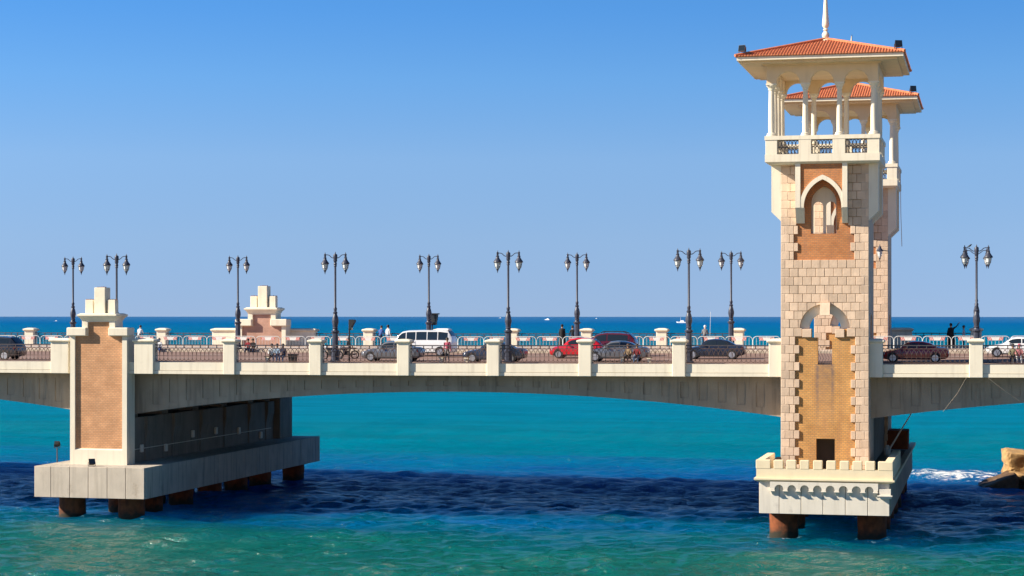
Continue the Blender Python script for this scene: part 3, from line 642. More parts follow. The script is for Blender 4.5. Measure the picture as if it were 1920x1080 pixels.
def build_tower():
    F0 = 131.5; D2 = F0 + 5.66; t = thing('bridge_tower', 'tall stone and brick tower with red tiled roof standing nearer, seen whole', 'tower', (TX, F0, 3.9), 'twin towers on the right pier')
    def px(x): return X_(x, F0)
    def pz(y): return Z_(1546, y, F0)
    xl, xr = px(1464), px(1629); xc = px(1546.2)
    zb, ztop = 3.9, pz(302)
    def arc(cx_, cz, r, n=16, a0=0, a1=math.pi, rz=None): return [(cx_ + r*math.cos(a0+(a1-a0)*i/n), cz + (rz or r)*math.sin(a0+(a1-a0)*i/n)) for i in range(n+1)]
    def pointed(c, zspr, hw, hgt, zbot, n=10):
        # two arcs meeting in a point
        k = (hgt*hgt - hw*hw)/(2*hw) if hgt > hw else 0; rr = hw + k
        a1 = math.atan2(hgt, k) if k > 0 else math.pi/2
        right = [(c - k + rr*math.cos(a1*i/n), zspr + rr*math.sin(a1*i/n)) for i in range(n+1)]
        left = [(2*c - x, z) for x, z in reversed(right[:-1])]
        return [(c+hw, zbot)] + right + left + [(c-hw, zbot)]
    zsp = pz(616.5); Ro = (px(1593)-px(1499))/2; Ri = (px(1574.6)-px(1515))/2
    big = arc(xc, zsp, Ro) 
    low = [(px(1521.5), zsp), (px(1521.5), pz(633)), (px(1533), pz(633)), (px(1533), pz(684)), (px(1560), pz(684)), (px(1560), pz(633)), (px(1566), pz(633)), (px(1566), zsp)]
    holeA = big + low
    door = [(px(1530), zb+.02), (px(1530), pz(823)), (px(1565), pz(823)), (px(1565), zb+.02)]
    uz0 = pz(438); holeU = pointed(px(1544), pz(380), (px(1568)-px(1520))/2, pz(349)-pz(380), uz0)
    # lower wall in ochre brick, upper in redder brick
    zsplit = pz(487)
    MB().prism([(xl+.06, zb), (door[0][0], zb), door[1], door[2], (door[3][0], zb), (xr-.06, zb), (xr-.06, zsplit), (xl+.06, zsplit)], [holeA], F0+.11, F0+.62).build('lower_wall', BRICK_L, t)
    MB().prism([(xl+.06, zsplit), (xr-.06, zsplit), (xr-.06, ztop), (xl+.06, ztop)], [holeU], F0+.11, F0+.62).build('upper_wall', BRICK_R, t)
    # side and back walls
    pass_ = [(F0+1.6, 11.05), (F0+1.6, 13.2)] + [(F0+2.83 - 1.23*math.cos(math.pi*i/8), 13.2+1.23*math.sin(math.pi*i/8)) for i in range(1, 8)] + [(F0+4.06, 13.2), (F0+4.06, 11.05)]
    for a, b_ in ((xl, xl+.5), (xr-.5, xr)):
        MB().prism([(F0+.63, zb), (D2, zb), (D2, ztop), (F0+.63, ztop)], [pass_], a, b_, 'x').build('side_wall', STONE_S, t)
        MB().box(a+(.0 if a == xl else .02), b_-(.02 if a == xl else .0), F0+.02, F0+.628, zb, ztop).build('corner_pier', STONE_S, t)
    backA = arc(xc, zsp, 1.75) + [(xc-1.75, 11.1), (xc+1.75, 11.1)]
    backU = pointed(px(1546), pz(380), 1.2, pz(340)-pz(380), uz0)
    MB().prism([(xl+.51, zb), (xr-.51, zb), (xr-.51, ztop), (xl+.51, ztop)], [backA, backU], D2-.5, D2).build('back_wall', STONE_S, t)
    MB().box(xl+.5, xr-.5, F0+.63, D2-.51, 10.75, 10.98).build('inner_floor', CONC, t)
    MB().box(xl+.5, xr-.5, F0+.63, D2-.51, pz(440)-.2, pz(440)).build('inner_floor', CONC, t)
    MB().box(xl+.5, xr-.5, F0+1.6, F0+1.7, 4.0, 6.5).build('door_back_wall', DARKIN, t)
    # sunken archivolt ring
    ring = arc(xc, zsp, Ro-.002, 20) + [(px(1500), zsp-.02), (px(1592), zsp-.02)]
    inner = arc(xc, zsp, Ri, 20) + [(px(1515)+.0, zsp-.015), (px(1574.6), zsp-.015)]
    outer_ = arc(xc, zsp, Ro+.03, 20); inner_ = list(reversed(arc(xc, zsp, Ri, 20)))
    MB().prism(outer_ + inner_, [], F0+.24, F0+.68).build('archivolt', CREAM, t)
    m = MB(); zk0, zk1 = pz(591), pz(567); a, b_ = px(1538), px(1556.5)
    m.add([(a,F0-.16,zk1),(b_,F0-.16,zk1),(a,F0-.42,zk0),(b_,F0-.42,zk0),(a,F0+.45,zk1),(b_,F0+.45,zk1),(a+.06,F0+.45,zk0-.02),(b_-.06,F0+.45,zk0-.02)], [(0,1,3,2),(0,2,6,4),(1,5,7,3),(2,3,7,6),(0,4,5,1),(4,6,7,5)])
    m.build('keystone', STONE, t)
    # impost blocks at the springing
    for a, b_ in ((1504.5, 1521.5), (1566, 1583)): MB().chbox(px(a), px(b_), F0-.06, F0+.5, pz(632.5), pz(617), .015).build('impost', STONE, t)
    # small grille in the slot
    m = MB(); g0, g1, h0, h1 = px(1533.2), px(1559.8), pz(683.5), pz(648)
    for z in (h0+.05, h1): m.tube([(g0, F0+.3, z), (g1, F0+.3, z)], .022, 5)
    for i in range(5):
        xx = g0 + (g1-g0)*(i+.5)/5
        m.tube([(xx-.09, F0+.3, h0+.05), (xx+.08, F0+.3, h0+.4), (xx-.08, F0+.3, h0+.75), (xx+.09, F0+.3, h1)], .016, 4)
    m.build('slot_grille', IRON, t)
    # stones
    cache = {}; rh = 16.15/28.87; w0 = .5713
    ytop = 303.0; nrow = 35; zr0 = pz(487)     # a joint at y=487
    rows = []
    r0 = int((zr0 - zb)/rh) + 1
    for k in range(-r0, 40):
        z0 = zr0 + k*rh; z1 = z0 + rh
        if z0 > ztop - .1: break
        if z1 < zb + .1: continue
        rows.append((k, max(z0, zb), min(z1, ztop)))
    for k, z0, z1 in rows:
        zc = (z0+z1)/2; odd = k % 2
        yrow = 487 - (k+.5)*16.15
        # joints along the row
        js = [xl]; x = xl + (.29 if odd else w0)
        while x < xr - .1: js.append(x); x += w0
        js.append(xr)
        if len(js) > 2 and js[-1]-js[-2] < .2: js.pop(-2)
        for a, b_ in zip(js[:-1], js[1:]):
            m_ = (a+b_)/2
            # brick fields
            if yrow > 634 or 417 < yrow < 487:
                lim_l = px(1499) if odd else px(1491); lim_r = px(1595) if odd else px(1603.3)
                if yrow < 487: lim_l = px(1496.5) if odd else px(1488.5); lim_r = px(1594.5) if odd else px(1601.5)
                if a >= lim_l - .12 and b_ <= lim_r + .12: continue
                if a < lim_l and b_ > lim_l - .2 and m_ < xc: b_ = lim_l
                elif m_ > xc and a < lim_r + .2 and b_ > lim_r: a = lim_r
                elif m_ < xc and lim_l - b_ > 0 and lim_l - b_ < .2: b_ = lim_l
                if b_ - a < .12: continue
            elif yrow < 417: continue
            elif 616 < yrow < 634:
                if px(1504) < m_ < px(1583.5): continue
                if m_ < xc and b_ > px(1504): b_ = px(1504)
                if m_ > xc and a < px(1583.5): a = px(1583.5)
                if b_ - a < .12: continue
            elif yrow > 560:
                # clip against the arch
                g = .012; n = 8
                pts = []
                cn = [(a+g, z0+g), (b_-g, z0+g), (b_-g, z1-g), (a+g, z1-g)]
                ins = [math.hypot(p-xc, q-zsp) < Ro for p, q in cn]
                if all(ins): continue
                if any(ins) or (abs(m_-xc) < .4 and z0 < zsp+Ro):
                    for i in range(4):
                        p, q = cn[i], cn[(i+1) % 4]
                        for j in range(n): pts.append((p[0]+(q[0]-p[0])*j/n, p[1]+(q[1]-p[1])*j/n))
                    out = []
                    for p, q in pts:
                        d = math.hypot(p-xc, q-zsp)
                        if d < Ro and d > 1e-3: p, q = xc+(p-xc)*Ro/d, zsp+(q-zsp)*Ro/d
                        p = min(max(p, a+g), b_-g); q = min(max(q, z0+g), z1-g)
                        if not out or math.hypot(p-out[-1][0], q-out[-1][1]) > .012: out.append((p, q))
                    ar = sum(out[i][0]*out[(i+1)%len(out)][1]-out[(i+1)%len(out)][0]*out[i][1] for i in range(len(out)))/2
                    if abs(ar) < .02: continue
                    MB().prism(out, [], F0, F0+.16).build('stone', STONE, t); continue
            o = place(stone_mesh(cache, b_-a, z1-z0), 'stone', t, ((a+b_)/2, F0 + random.uniform(-.008, .008), zc))
    for k, z0, z1 in rows:
        if 487 - (k+.5)*16.15 >= 417: continue
        la, lb, ra, rb = xl, px(1493.3), px(1590.1), xr
        js = [(la, la+.44), (la+.44, lb)] if k % 2 else [(la, la+.62), (la+.62, lb)]
        js += [(ra, ra+.56), (ra+.56, ra+1.12), (ra+1.12, rb)] if k % 2 else [(ra, ra+.30), (ra+.30, ra+.86), (ra+.86, rb)]
        for a, b_ in js: place(stone_mesh(cache, b_-a, z1-z0), 'stone', t, ((a+b_)/2, F0, (z0+z1)/2))
    # arch surround carrying the balcony, front and sides
    P0 = F0 - .84; zf1 = pz(304); zf0 = pz(390); zf2 = pz(418.5)
    ca = px(1544); hw = (px(1577)-px(1507))/2; hg = pz(337.5)-pz(389)
    arch_in = pointed(ca, pz(389), hw, hg, zf2+.0)
    ao = [(px(1493.5), zf0), (px(1493.5), zf1)]
    blk = [(px(1494.5), zf0), (px(1494.5), zf1), (px(1589.5), zf1), (px(1589.5), zf0), (ca+hw, zf0)] + pointed(ca, pz(389), hw, hg, zf0)[1:-1] + [(ca-hw, zf0)]
    MB().prism(blk, [], P0+.10, F0+.10).build('brick_spandrel', BRICK_R, t)
    band_out = pointed(ca, pz(389), hw+.27, hg+.30, zf0)[1:-1]; band_in = pointed(ca, pz(389), hw, hg, zf0)[1:-1]
    MB().prism(band_out + list(reversed(band_in)), [], P0+.02, P0+.3).build('arch_band', CREAM, t)
    for a, b_ in ((px(1493.2), px(1502.7)), (px(1580.8), px(1590.2))):
        MB().prism([(P0, zf0), (P0, zf1), (F0+.1, zf1), (F0+.1, zf2), (F0-.12, zf2)], [], a, b_, 'x').build('surround_pier', CREAM, t)
    for a, b_ in ((px(1502.71), ca-hw-.0), (ca+hw, px(1580.79))):
        MB().prism([(P0+.03, zf0-.02), (P0+.03, zf0+.3), (F0+.1, zf0+.3), (F0+.1, zf2), (F0-.1, zf2)], [], min(a,b_), max(a,b_), 'x').build('surround_jamb', CREAM, t)
    # side surrounds: edge-on fins
    for s, xw in ((-1, xl), (1, xr)):
        for d0, d1 in ((F0+.02, F0+1.1), (D2-1.1, D2-.02)):
            MB().prism([(xw, zf2+.17), (xw+s*.62, zf0-.22), (xw+s*.62, zf1), (xw, zf1)], [], d0, d1).build('side_bracket', CREAM, t)
    # twin arch tracery
    tx0, tx1 = px(1519), px(1569); tz = pz(437.5)
    c1, c2 = px(1532.5), px(1556.5); rr = (px(1542)-px(1523.5))/2
    zz = pz(386)
    h1 = arc(c1, zz, rr, 10) + [(c1-rr, tz+.02), (c1+rr, tz+.02)]; h2 = arc(c2, zz, rr, 10) + [(c2-rr, tz+.02), (c2+rr, tz+.02)]
    MB().prism([(tx0, tz), (tx1, tz), (tx1, pz(340)), (tx0, pz(340))], [h1, h2], F0+.66, F0+.86).build('twin_arch_screen', CREAM, t)
    # balcony
    bx0, bx1 = X_(1434, 130.45), X_(1649.5, 130.45); b0 = 130.45; b1 = b0 + (bx1-bx0); bm = (bx0+bx1)/2; by = (b0+b1)/2; hb = (bx1-bx0)/2
    def bz(y): return Z_(1541, y, 130.45)
    m = MB(); m.frustum((bx0+.25, bx1-.25, b0+.25, b1-.25, bz(306)), (bx0, bx1, b0, b1, bz(302))); m.box(bx0, bx1, b0, b1, bz(302.02), bz(287.8)); m.build('balcony_slab', CREAM, t)
    zr0_, zr1_ = bz(260.5), bz(253)
    m = MB(); o_ = hb + .02; th = .62
    m.prism([(bm-o_, by-o_), (bm+o_, by-o_), (bm+o_, by+o_), (bm-o_, by+o_)], [[(bm-o_+th, by-o_+th), (bm+o_-th, by-o_+th), (bm+o_-th, by+o_-th), (bm-o_+th, by+o_-th)]], zr0_, zr1_, 'z'); m.build('balcony_coping', CREAM, t)
    pcs = [-(hb-.42), -(hb-.42)/3-.0, (hb-.42)/3, hb-.42]
    zc0 = bz(287.82)
    seen = set()
    def four(fn):
        for k in range(4):
            a = k*math.pi/2; fn(lambda u, v: (bm + u*math.cos(a) - v*math.sin(a), by + u*math.sin(a) + v*math.cos(a)), k)
    def post_row(T, k):
        for i, u in enumerate(pcs[:-1]):
            p = T(u, -(hb-.40)); w = .38 if i in (0, 3) else .40
            MB().chbox(p[0]-w, p[0]+w, p[1]-w, p[1]+w, zc0-.01, zr0_+.01, .015).build('balcony_post', CREAM, t)
        for i in range(3):
            a, b_ = pcs[i]+.4, pcs[i+1]-.4; m = MB(); v = -(hb-.35); zz0, zz1 = zc0+.03, zr0_-.03
            def Pt(u, z): q = T(u, v); return (q[0], q[1], z)
            m.tube([Pt(a, zz0), Pt(b_, zz0)], .035, 4); m.tube([Pt(a, zz1), Pt(b_, zz1)], .035, 4)
            m.tube([Pt(a, (zz0+zz1)/2), Pt(b_, (zz0+zz1)/2)], .03, 4)
            nn = 6; st = (b_-a)/nn
            for j in range(nn):
                uc = a + st*(j+.5); hz = (zz1-zz0)/2
                m.tube([Pt(uc + st*.75*math.cos(q), zz0+hz*.5 + hz*.5*math.sin(q)) for q in [2*math.pi*w_/10 for w_ in range(10)] if a <= uc + st*.75*math.cos(q) <= b_], .028, 4)
                m.tube([Pt(uc + st*.45*math.cos(q), zz0+hz*1.5 + hz*.45*math.sin(q)) for q in [2*math.pi*w_/10 for w_ in range(10)]], .028, 4, closed=True)
            m.build('balcony_grille', IRON, t)
    four(post_row)
    # columns and arcade
    hc = hb - .40; ccs = [-hc, -hc/3, hc/3, hc]
    zc1 = bz(163.5); zc2 = bz(156.5)
    def col_row(T, k):
        for i, u in enumerate(ccs[:-1]):
            p = T(u, -hc); r_ = .20 if i == 0 else .175
            pr = [(r_*1.75, zr1_), (r_*1.75, zr1_+.07), (r_*1.5, zr1_+.10), (r_*1.55, zr1_+.17), (r_*1.15, zr1_+.22), (r_*1.05, zr1_+.28), (r_*1.06, zr1_+1.2), (r_*.9, zc1-.1), (r_*1.12, zc1-.06), (r_*1.12, zc1), (r_*1.0, zc1+.01), (r_*1.65, zc2-.06), (r_*1.65, zc2)]
            c = MB().lathe(p[0], p[1], pr, 16).build('column', CREAM, t, 35)
            MB().box(p[0]-r_*1.7, p[0]+r_*1.7, p[1]-r_*1.7, p[1]+r_*1.7, zc2-.001, zc2+.10).build('abacus', CREAM, c)
    four(col_row)
    zs2 = zc2 + .10; za = bz(120); ho = hc + .30; rr = hc/3 - .33
    def arcade(T, k):
        ex = ho if k % 2 == 0 else ho - .58
        outl = [(-ex, zs2)]
        for i in range(3):
            c = (ccs[i]+ccs[i+1])/2; outl += [(c - rr*math.cos(q), zs2 + rr*math.sin(q)) for q in [math.pi*j/12 for j in range(13)]]
        outl += [(ex, zs2), (ex, za), (-ex, za)]
        m = MB(); m.prism(outl, [], -ho, -ho+.575)
        m.v = [(*T(x, y), z) for x, y, z in m.v]; m.build('arcade_wall', TAN, t)
    four(arcade)
    MB().box(bm-ho+.58, bm+ho-.58, by-ho+.58, by+ho-.58, za-.25, za-.02).build('loggia_ceiling', TAN, t)
    # eaves: stepped cornice, soffit slab, fascia
    ex0, ex1 = X_(1383, 129.35), X_(1694.3, 129.35); he = (ex1-ex0)/2; em = (ex0+ex1)/2; ey = by
    ze0 = Z_(1540, 111.5, 129.35); ze1 = Z_(1540, 104.5, 129.35)
    m = MB()
    def ringbox(h, z0, z1): m.box(em-h, em+h, ey-h, ey+h, z0, z1)
    ringbox(ho+.22, za-.03, za+.16); ringbox(ho+.50, za+.155, ze0-.10); ringbox(he-.42, ze0-.105, ze0+.01); ringbox(he-.06, ze0+.004, ze0+.03)
    m.build('soffit', TAN, t); m = MB(); ringbox(he, ze0+.02, ze1); m.build('fascia', CREAM, t)
    # hipped roof with rolled tiles
    apex = (em, ey, Z_(1550, 74.5, by)); hr = he + .10; zr = ze1 + .015
    m = MB(); m.add([(em-hr,ey-hr,zr),(em+hr,ey-hr,zr),(em+hr,ey+hr,zr),(em-hr,ey+hr,zr),apex,(em-hr,ey-hr,zr+.05),(em+hr,ey-hr,zr+.05),(em+hr,ey+hr,zr+.05),(em-hr,ey+hr,zr+.05)],
                    [(3,2,1,0),(0,1,6,5),(1,2,7,6),(2,3,8,7),(3,0,5,8),(5,6,4),(6,7,4),(7,8,4),(8,5,4)])
    roof = m.build('roof', TILE, t)
    m = MB(); pitch = (apex[2]-zr-.05)/hr
    def tiles(T, k):
        sp = .19; n = int(2*hr/sp)
        for i in range(n):
            u = -hr + sp*(i+.5); top = abs(u); L_ = hr - top
            if L_ < .15: continue
            nseg = max(1, int(L_/.36)); st = L_/nseg
            for j in range(nseg):
                v0 = -hr + j*st - .03; v1 = v0 + st + .02; z0_ = zr+.055+pitch*(hr+v0)+.05; z1_ = zr+.055+pitch*(hr+v1)+.015
                a_ = [T(u-.075, v0), T(u, v0), T(u+.075, v0), T(u-.065, v1), T(u, v1), T(u+.065, v1)]
                vs = [(*a_[0], z0_-.05), (*a_[1], z0_+.03), (*a_[2], z0_-.05), (*a_[3], z1_-.03), (*a_[4], z1_+.03), (*a_[5], z1_-.03)]
                m.add(vs, [(0,1,4,3), (1,2,5,4), (0,2,1)])
    four_r = lambda fn: [fn((lambda a: (lambda u, v: (em + u*math.cos(a) - v*math.sin(a), ey + u*math.sin(a) + v*math.cos(a))))(k*math.pi/2), k) for k in range(4)]
    four_r(tiles); m.build('roof_tiles', TILE, roof, 50, kind='stuff')
    m = MB()
    for sx_, sy_ in ((-1,-1),(1,-1),(1,1),(-1,1)):
        m.tube([(em+sx_*hr*(1-q/8), ey+sy_*hr*(1-q/8), zr+.09+(apex[2]-zr-.02)*q/8) for q in range(9)], .10, 6)
    m.build('hip_tiles', TILE, roof, 50)
    # finial
    fz = lambda y: Z_(1550, y, by)
    pr = [(.36, fz(78)), (.34, fz(75)), (.22, fz(74)), (.13, fz(73.2))]
    pr += [(.13 + .115*math.sin(math.pi*q/10) if 0 < q < 10 else .1, fz(73) + (fz(59)-fz(73))*q/10) for q in range(1, 10)]
    pr += [(.09, fz(58)), (.17, fz(56.5)), (.17, fz(55)), (.10, fz(53.5)), (.20, fz(50)), (.235, fz(46)), (.215, fz(40)), (.17, fz(25)), (.115, fz(0)), (.07, fz(-18)), (.02, fz(-32))]
    MB().lathe(em, ey, pr, 16).build('finial', CREAM_W, roof, 50)
    m = MB(); m.tube([(em+1.75, ey-.3, zr+1.2), (em+1.75, ey-.3, zr+1.9)], .02, 5); m.build('aerial', IRON, roof)
    return t, (em, ey, he, zr, pitch)
tower, (em, ey, he, zr, pitch) = build_tower()
DT = 26.0
tower2 = copy_tree(tower); tower2.location.y += DT; tower2['label'] = 'matching tower behind, mostly hidden, its red roof showing through the nearer loggia'

def floodlight(label, loc, yaw, tilt, pole=0, size=.42, group='floodlights', name='floodlight'):
    t = local(name, label, 'floodlight', loc, group, yaw); m = MB()
    if pole: m.tube([(0,0,0), (0,0,pole)], .045, 6)
    m.box(-size*.5, size*.5, -.03, .03, pole-.02, pole+.02)
    for s in (-1, 1): m.box(s*size*.5-.015, s*size*.5+.015, -.03, .03, pole, pole+.28)
    m.build('bracket', IRON, t)
    c, s_ = math.cos(tilt), math.sin(tilt)
    def rot(vs): return [(x, y*c - z*s_, pole + .28 + y*s_ + z*c) for x, y, z in vs]
    h = MB(); h.frustum((-size*.32, size*.32, -size*.28, size*.28, -.22), (-size*.46, size*.46, -size*.42, size*.42, .12)); h.v = rot(h.v); h.build('housing', BLACK, t)
    l = MB(); l.box(-size*.42, size*.42, -size*.38, size*.38, .12, .135); l.v = rot(l.v); l.build('lens', GLASSW, t)
    return t
for k, (sx_, sy_, lab, dy) in enumerate(((-1,-1,'dark floodlight at the left eave corner of the nearer tower roof',0), (1,-1,'dark floodlight at the right eave corner of the nearer tower roof',0), (1,-1,'dark floodlight at the right eave corner of the farther tower roof',DT))):
    f = he - .33
    floodlight(lab, (em+sx_*f, ey+sy_*f+dy, zr+.12+pitch*.4), R(20*sx_), R(75), .05, .5, 'floodlights on the tower roofs')

# ---------------------------------------------------------------- street lamps
def make_lamp(label, loc, four=False, zs=1.0):
    t = local('street_lamp', label, 'street lamp', loc, 'twin lantern street lamps')
    m = MB(); m.chbox(-.30, .30, -.30, .30, 0, .16, .03); m.lathe(0, 0, [(.27,.16),(.27,.75),(.30,.78),(.30,.85),(.22,.9),(.205,2.05),(.23,2.08),(.29,2.16),(.29,2.22),(.20,2.27)], 8)
    m.build('base', LAMPM, t, 30)
    m = MB(); m.lathe(0, 0, [(.20,2.27),(.16,2.36),(.21,2.42),(.16,2.48),(.18,2.6),(.235,2.85),(.235,3.0),(.18,3.25),(.12,3.42),(.155,3.47),(.155,3.54),(.095,3.6),(.12,3.75),(.125,3.82),(.08,3.9),(.075,6.75),(.11,6.78),(.11,6.84),(.085,6.88)], 10)
    m.build('pole', LAMPM, t, 35)
    m = MB(); m.lathe(0, 0, [(.085,6.88),(.13,6.95),(.10,7.02),(.10,7.1),(.14,7.16),(.13,7.3),(.15,7.36),(.15,7.58),(.12,7.64),(.05,7.67),(.035,7.74),(.01,7.82)], 10)
    m.build('crown', LAMPM, t, 35)
    arms = [(1,0),(-1,0)] + ([(.35,.94),(-.35,-.94)] if four else [])
    for dx, dy in arms:
        m = MB(); pts = [(.1,7.40),(.22,7.38),(.34,7.46),(.44,7.56),(.56,7.60),(.74,7.60)]
        m.tube([(dx*r_, dy*r_, z) for r_, z in pts], .028, 6); m.build('arm', LAMPM, t, 40)
        cx_, cy_ = dx*.76, dy*.76
        l = MB().lathe(cx_, cy_, [(.27,6.94),(.295,6.97),(.27,7.04),(.185,7.15),(.125,7.25),(.09,7.34),(.13,7.37),(.075,7.42),(.07,7.58),(.09,7.62),(.035,7.68),(.015,7.78)], 12).build('lantern', LAMPM, t, 40)
        MB().lathe(cx_, cy_, [(.08,6.50),(.175,6.64),(.225,6.95)], 6).build('glass', LANT, l)
        m = MB()
        for i in range(6):
            a = math.pi/3*(i+.5); m.tube([(cx_+.235*math.cos(a), cy_+.235*math.sin(a), 6.95), (cx_+.18*math.cos(a), cy_+.18*math.sin(a), 6.64), (cx_+.085*math.cos(a), cy_+.085*math.sin(a), 6.49)], .011, 4)
        for i in range(6):
            a, b_ = math.pi/3*(i+.5), math.pi/3*(i+1.5); m.tube([(cx_+.18*math.cos(a), cy_+.18*math.sin(a), 6.64), (cx_+.18*math.cos(b_), cy_+.18*math.sin(b_), 6.64)], .010, 4)
        m.lathe(cx_, cy_, [(.012,6.22),(.035,6.34),(.095,6.48),(.09,6.52)], 8); m.build('cage', LAMPM, l)
    return t
near_l = [(-61.4, 'lamp post rising just behind the nearer brick pylon'), (-44.74, 'lamp post on the near pavement beside two motorcycles'), (-32.18, 'lamp post on the near pavement in front of the dark blue sedan'), (-19.61, 'lamp post on the near pavement left of the navy sedan'), (X_(1831, 133.85), 'lamp post on the near pavement right of the towers')]
for x, lab in near_l: make_lamp(lab, (x, 133.85, road_z(x, 133.85)))
far_l = [(-75.56, 'smaller looking lamp post left of the nearer pylon, seaward side'), (-60.66, 'seaward lamp post standing in front of the farther brick pylon'), (-44.15, 'seaward lamp post behind the white minibus'), (-31.85, 'seaward lamp post behind the bright red car'), (-19.51, 'seaward lamp post just left of the towers'), (X_(1831, 156.0), 'seaward lamp post almost hidden behind the rightmost near lamp post')]
for x, lab in far_l: make_lamp(lab, (x, 156.0, road_z(x, 156.0)+.17))
# wall lantern on the farther tower
bl = Vector((X_(1650, 156.2), 155.9, Z_(1650, 476, 156.2)))
t = local('wall_lantern', 'iron bracket lantern hung on the farther tower wall', 'lantern', bl)
m = MB(); m.tube([(0,0,.42),(.1,0,.3),(.55,.1,.22),(.6,.55,.22)], .03, 6); m.build('bracket', LAMPM, t)
MB().lathe(0, 0, [(.28,.2),(.3,.22),(.14,.42),(.1,.55),(.04,.62),(.015,.75)], 8).build('cap', LAMPM, t, 40)
MB().lathe(0, 0, [(.08,-.3),(.17,-.15),(.23,.19)], 6).build('glass', LANT, t)
MB().lathe(0, 0, [(.012,-.62),(.04,-.45),(.09,-.3)], 8).build('finial', LAMPM, t)

# ---------------------------------------------------------------- crowd barriers
def make_barrier(label, loc, rz, w=2.12):
    t = local('crowd_barrier', label, 'barrier', loc, 'crowd barriers along the seaward kerb', rz); h = 1.08; r = .3
    pts = [(-w/2, 0, .12)] + [(-w/2 + r - r*math.cos(a), 0, h - r + r*math.sin(a)) for a in [math.pi/2*i/5 for i in range(6)]] + [(w/2 - r + r*math.sin(a), 0, h - r + r*math.cos(a)) for a in [math.pi/2*i/5 for i in range(6)]] + [(w/2, 0, .12)]
    m = MB(); m.tube(pts, .026, 6); m.tube([(-w/2,0,.14),(w/2,0,.14)], .02, 5); m.build('frame', GALV, t)
    for i in range(7):
        x = -w/2 + w*(i+1)/8; MB().tube([(x,0,.14),(x,0,h-.02 if abs(x) < w/2-r else h-.1)], .013, 5).build('bar', GALV, t)
    for s in (-1, 1):
        m = MB(); m.box(s*w*.38-.03, s*w*.38+.03, -.28, .28, 0, .03); m.box(s*w*.38-.02, s*w*.38+.02, -.02, .02, .03, .14); m.build('foot', GALV, t)
    b = MB().box(-.56, .56, -.045, -.028, h-.32, h-.07).build('board', WHITEP, t)
    m = MB()
    for s in (-1, 1):
        for i in range(3):
            x0 = s*.43 + (i-1)*.11; d = .05*s
            m.add([(x0-.03-d, -.048, h-.315), (x0+.03-d, -.048, h-.315), (x0+.03+d, -.048, h-.075), (x0-.03+d, -.048, h-.075)], [(0,1,2,3)])
    m.build('stripes', REDP, b)
    return t
bxs = []; x = -83.6
while x < 6: bxs.append(x); x += 2.16
names = ['first','second','third','fourth','fifth','sixth','seventh','eighth','ninth','tenth','eleventh','twelfth','thirteenth','fourteenth','fifteenth','sixteenth','seventeenth','eighteenth','nineteenth','twentieth']
bxs = [x for x in bxs if 0 < (960 + FOC*(x*cs+155.2*sn)/(155.2*cs-x*sn)) + 25 and not (-14.6 < x < -9.0)]
def ordw(i): return names[i] if i < 20 else ('thirtieth' if i == 29 else ('twenty-' if i < 30 else 'thirty-') + names[(i % 10)])
for i, x in enumerate(bxs):
    if i == 19: w_ = 'twentieth'
    elif i < 19: w_ = names[i]
    elif i == 29: w_ = 'thirtieth'
    elif i == 39: w_ = 'fortieth'
    else: w_ = ('twenty-' if i < 29 else ('thirty-' if i < 39 else 'forty-')) + names[(i+1) % 10 - 1]
    make_barrier('white tubular barrier with red striped board, %s from the left' % w_, (x, 155.2 + random.uniform(-.06,.06), road_z(x, 155.2)+.17), R(random.uniform(-2, 2)))

# ---------------------------------------------------------------- vehicles
def lerp(a, b, t): return a + (b-a)*t
def paint(name, c, metal=.25, rough=.25):
    m = M(name, c, rough, .04, 3, spec=.6); b = m.node_tree.nodes['Principled BSDF']; b.inputs['Coat Weight'].default_value = .6; b.inputs['Coat Roughness'].default_value = .06; b.inputs['Metallic'].default_value = metal; return m
SEDAN = dict(L=4.45, wheels=(.175, .80), wr=.315, glass=(.285, .395, .70, .83), split=.56, st=[
    (0, .40, .56, .56, .60, .40), (.02, .26, .66, .69, .74, .5), (.10, .2, .75, .81, .82, .62), (.27, .2, .87, .93, .85, .66), (.335, .19, .9, 1.17, .86, .62), (.40, .19, .92, 1.37, .86, .57), (.50, .19, .93, 1.43, .86, .58), (.62, .19, .94, 1.41, .86, .58), (.70, .19, .95, 1.33, .86, .57), (.77, .2, .96, 1.17, .85, .58), (.84, .22, .97, 1.03, .84, .62), (.95, .26, .94, 1.0, .80, .6), (.985, .34, .86, .92, .76, .55), (1, .45, .74, .74, .66, .5)])
HATCH = dict(L=4.0, wheels=(.18, .80), wr=.30, glass=(.27, .40, .80, .955), split=.58, st=[
    (0, .40, .56, .56, .60, .40), (.02, .26, .68, .71, .74, .5), (.10, .2, .78, .84, .80, .62), (.26, .2, .90, .97, .83, .66), (.33, .19, .93, 1.22, .84, .60), (.41, .19, .95, 1.43, .84, .56), (.52, .19, .96, 1.50, .84, .57), (.70, .19, .98, 1.47, .84, .57), (.82, .2, 1.0, 1.40, .83, .56), (.93, .22, 1.0, 1.12, .81, .6), (.98, .3, .9, .95, .77, .58), (1, .42, .78, .78, .68, .5)])
SUVS = dict(L=4.75, wheels=(.175, .80), wr=.36, glass=(.265, .36, .86, .97), split=.53, st=[
    (0, .48, .68, .68, .66, .45), (.02, .34, .84, .88, .80, .55), (.10, .28, .95, 1.02, .87, .66), (.255, .27, 1.05, 1.12, .9, .7), (.31, .27, 1.07, 1.42, .9, .66), (.37, .27, 1.08, 1.66, .9, .63), (.5, .27, 1.09, 1.76, .9, .64), (.72, .27, 1.10, 1.75, .9, .64), (.88, .28, 1.11, 1.68, .89, .63), (.96, .3, 1.11, 1.3, .87, .66), (.985, .36, 1.0, 1.06, .84, .64), (1, .45, .85, .85, .76, .6)])
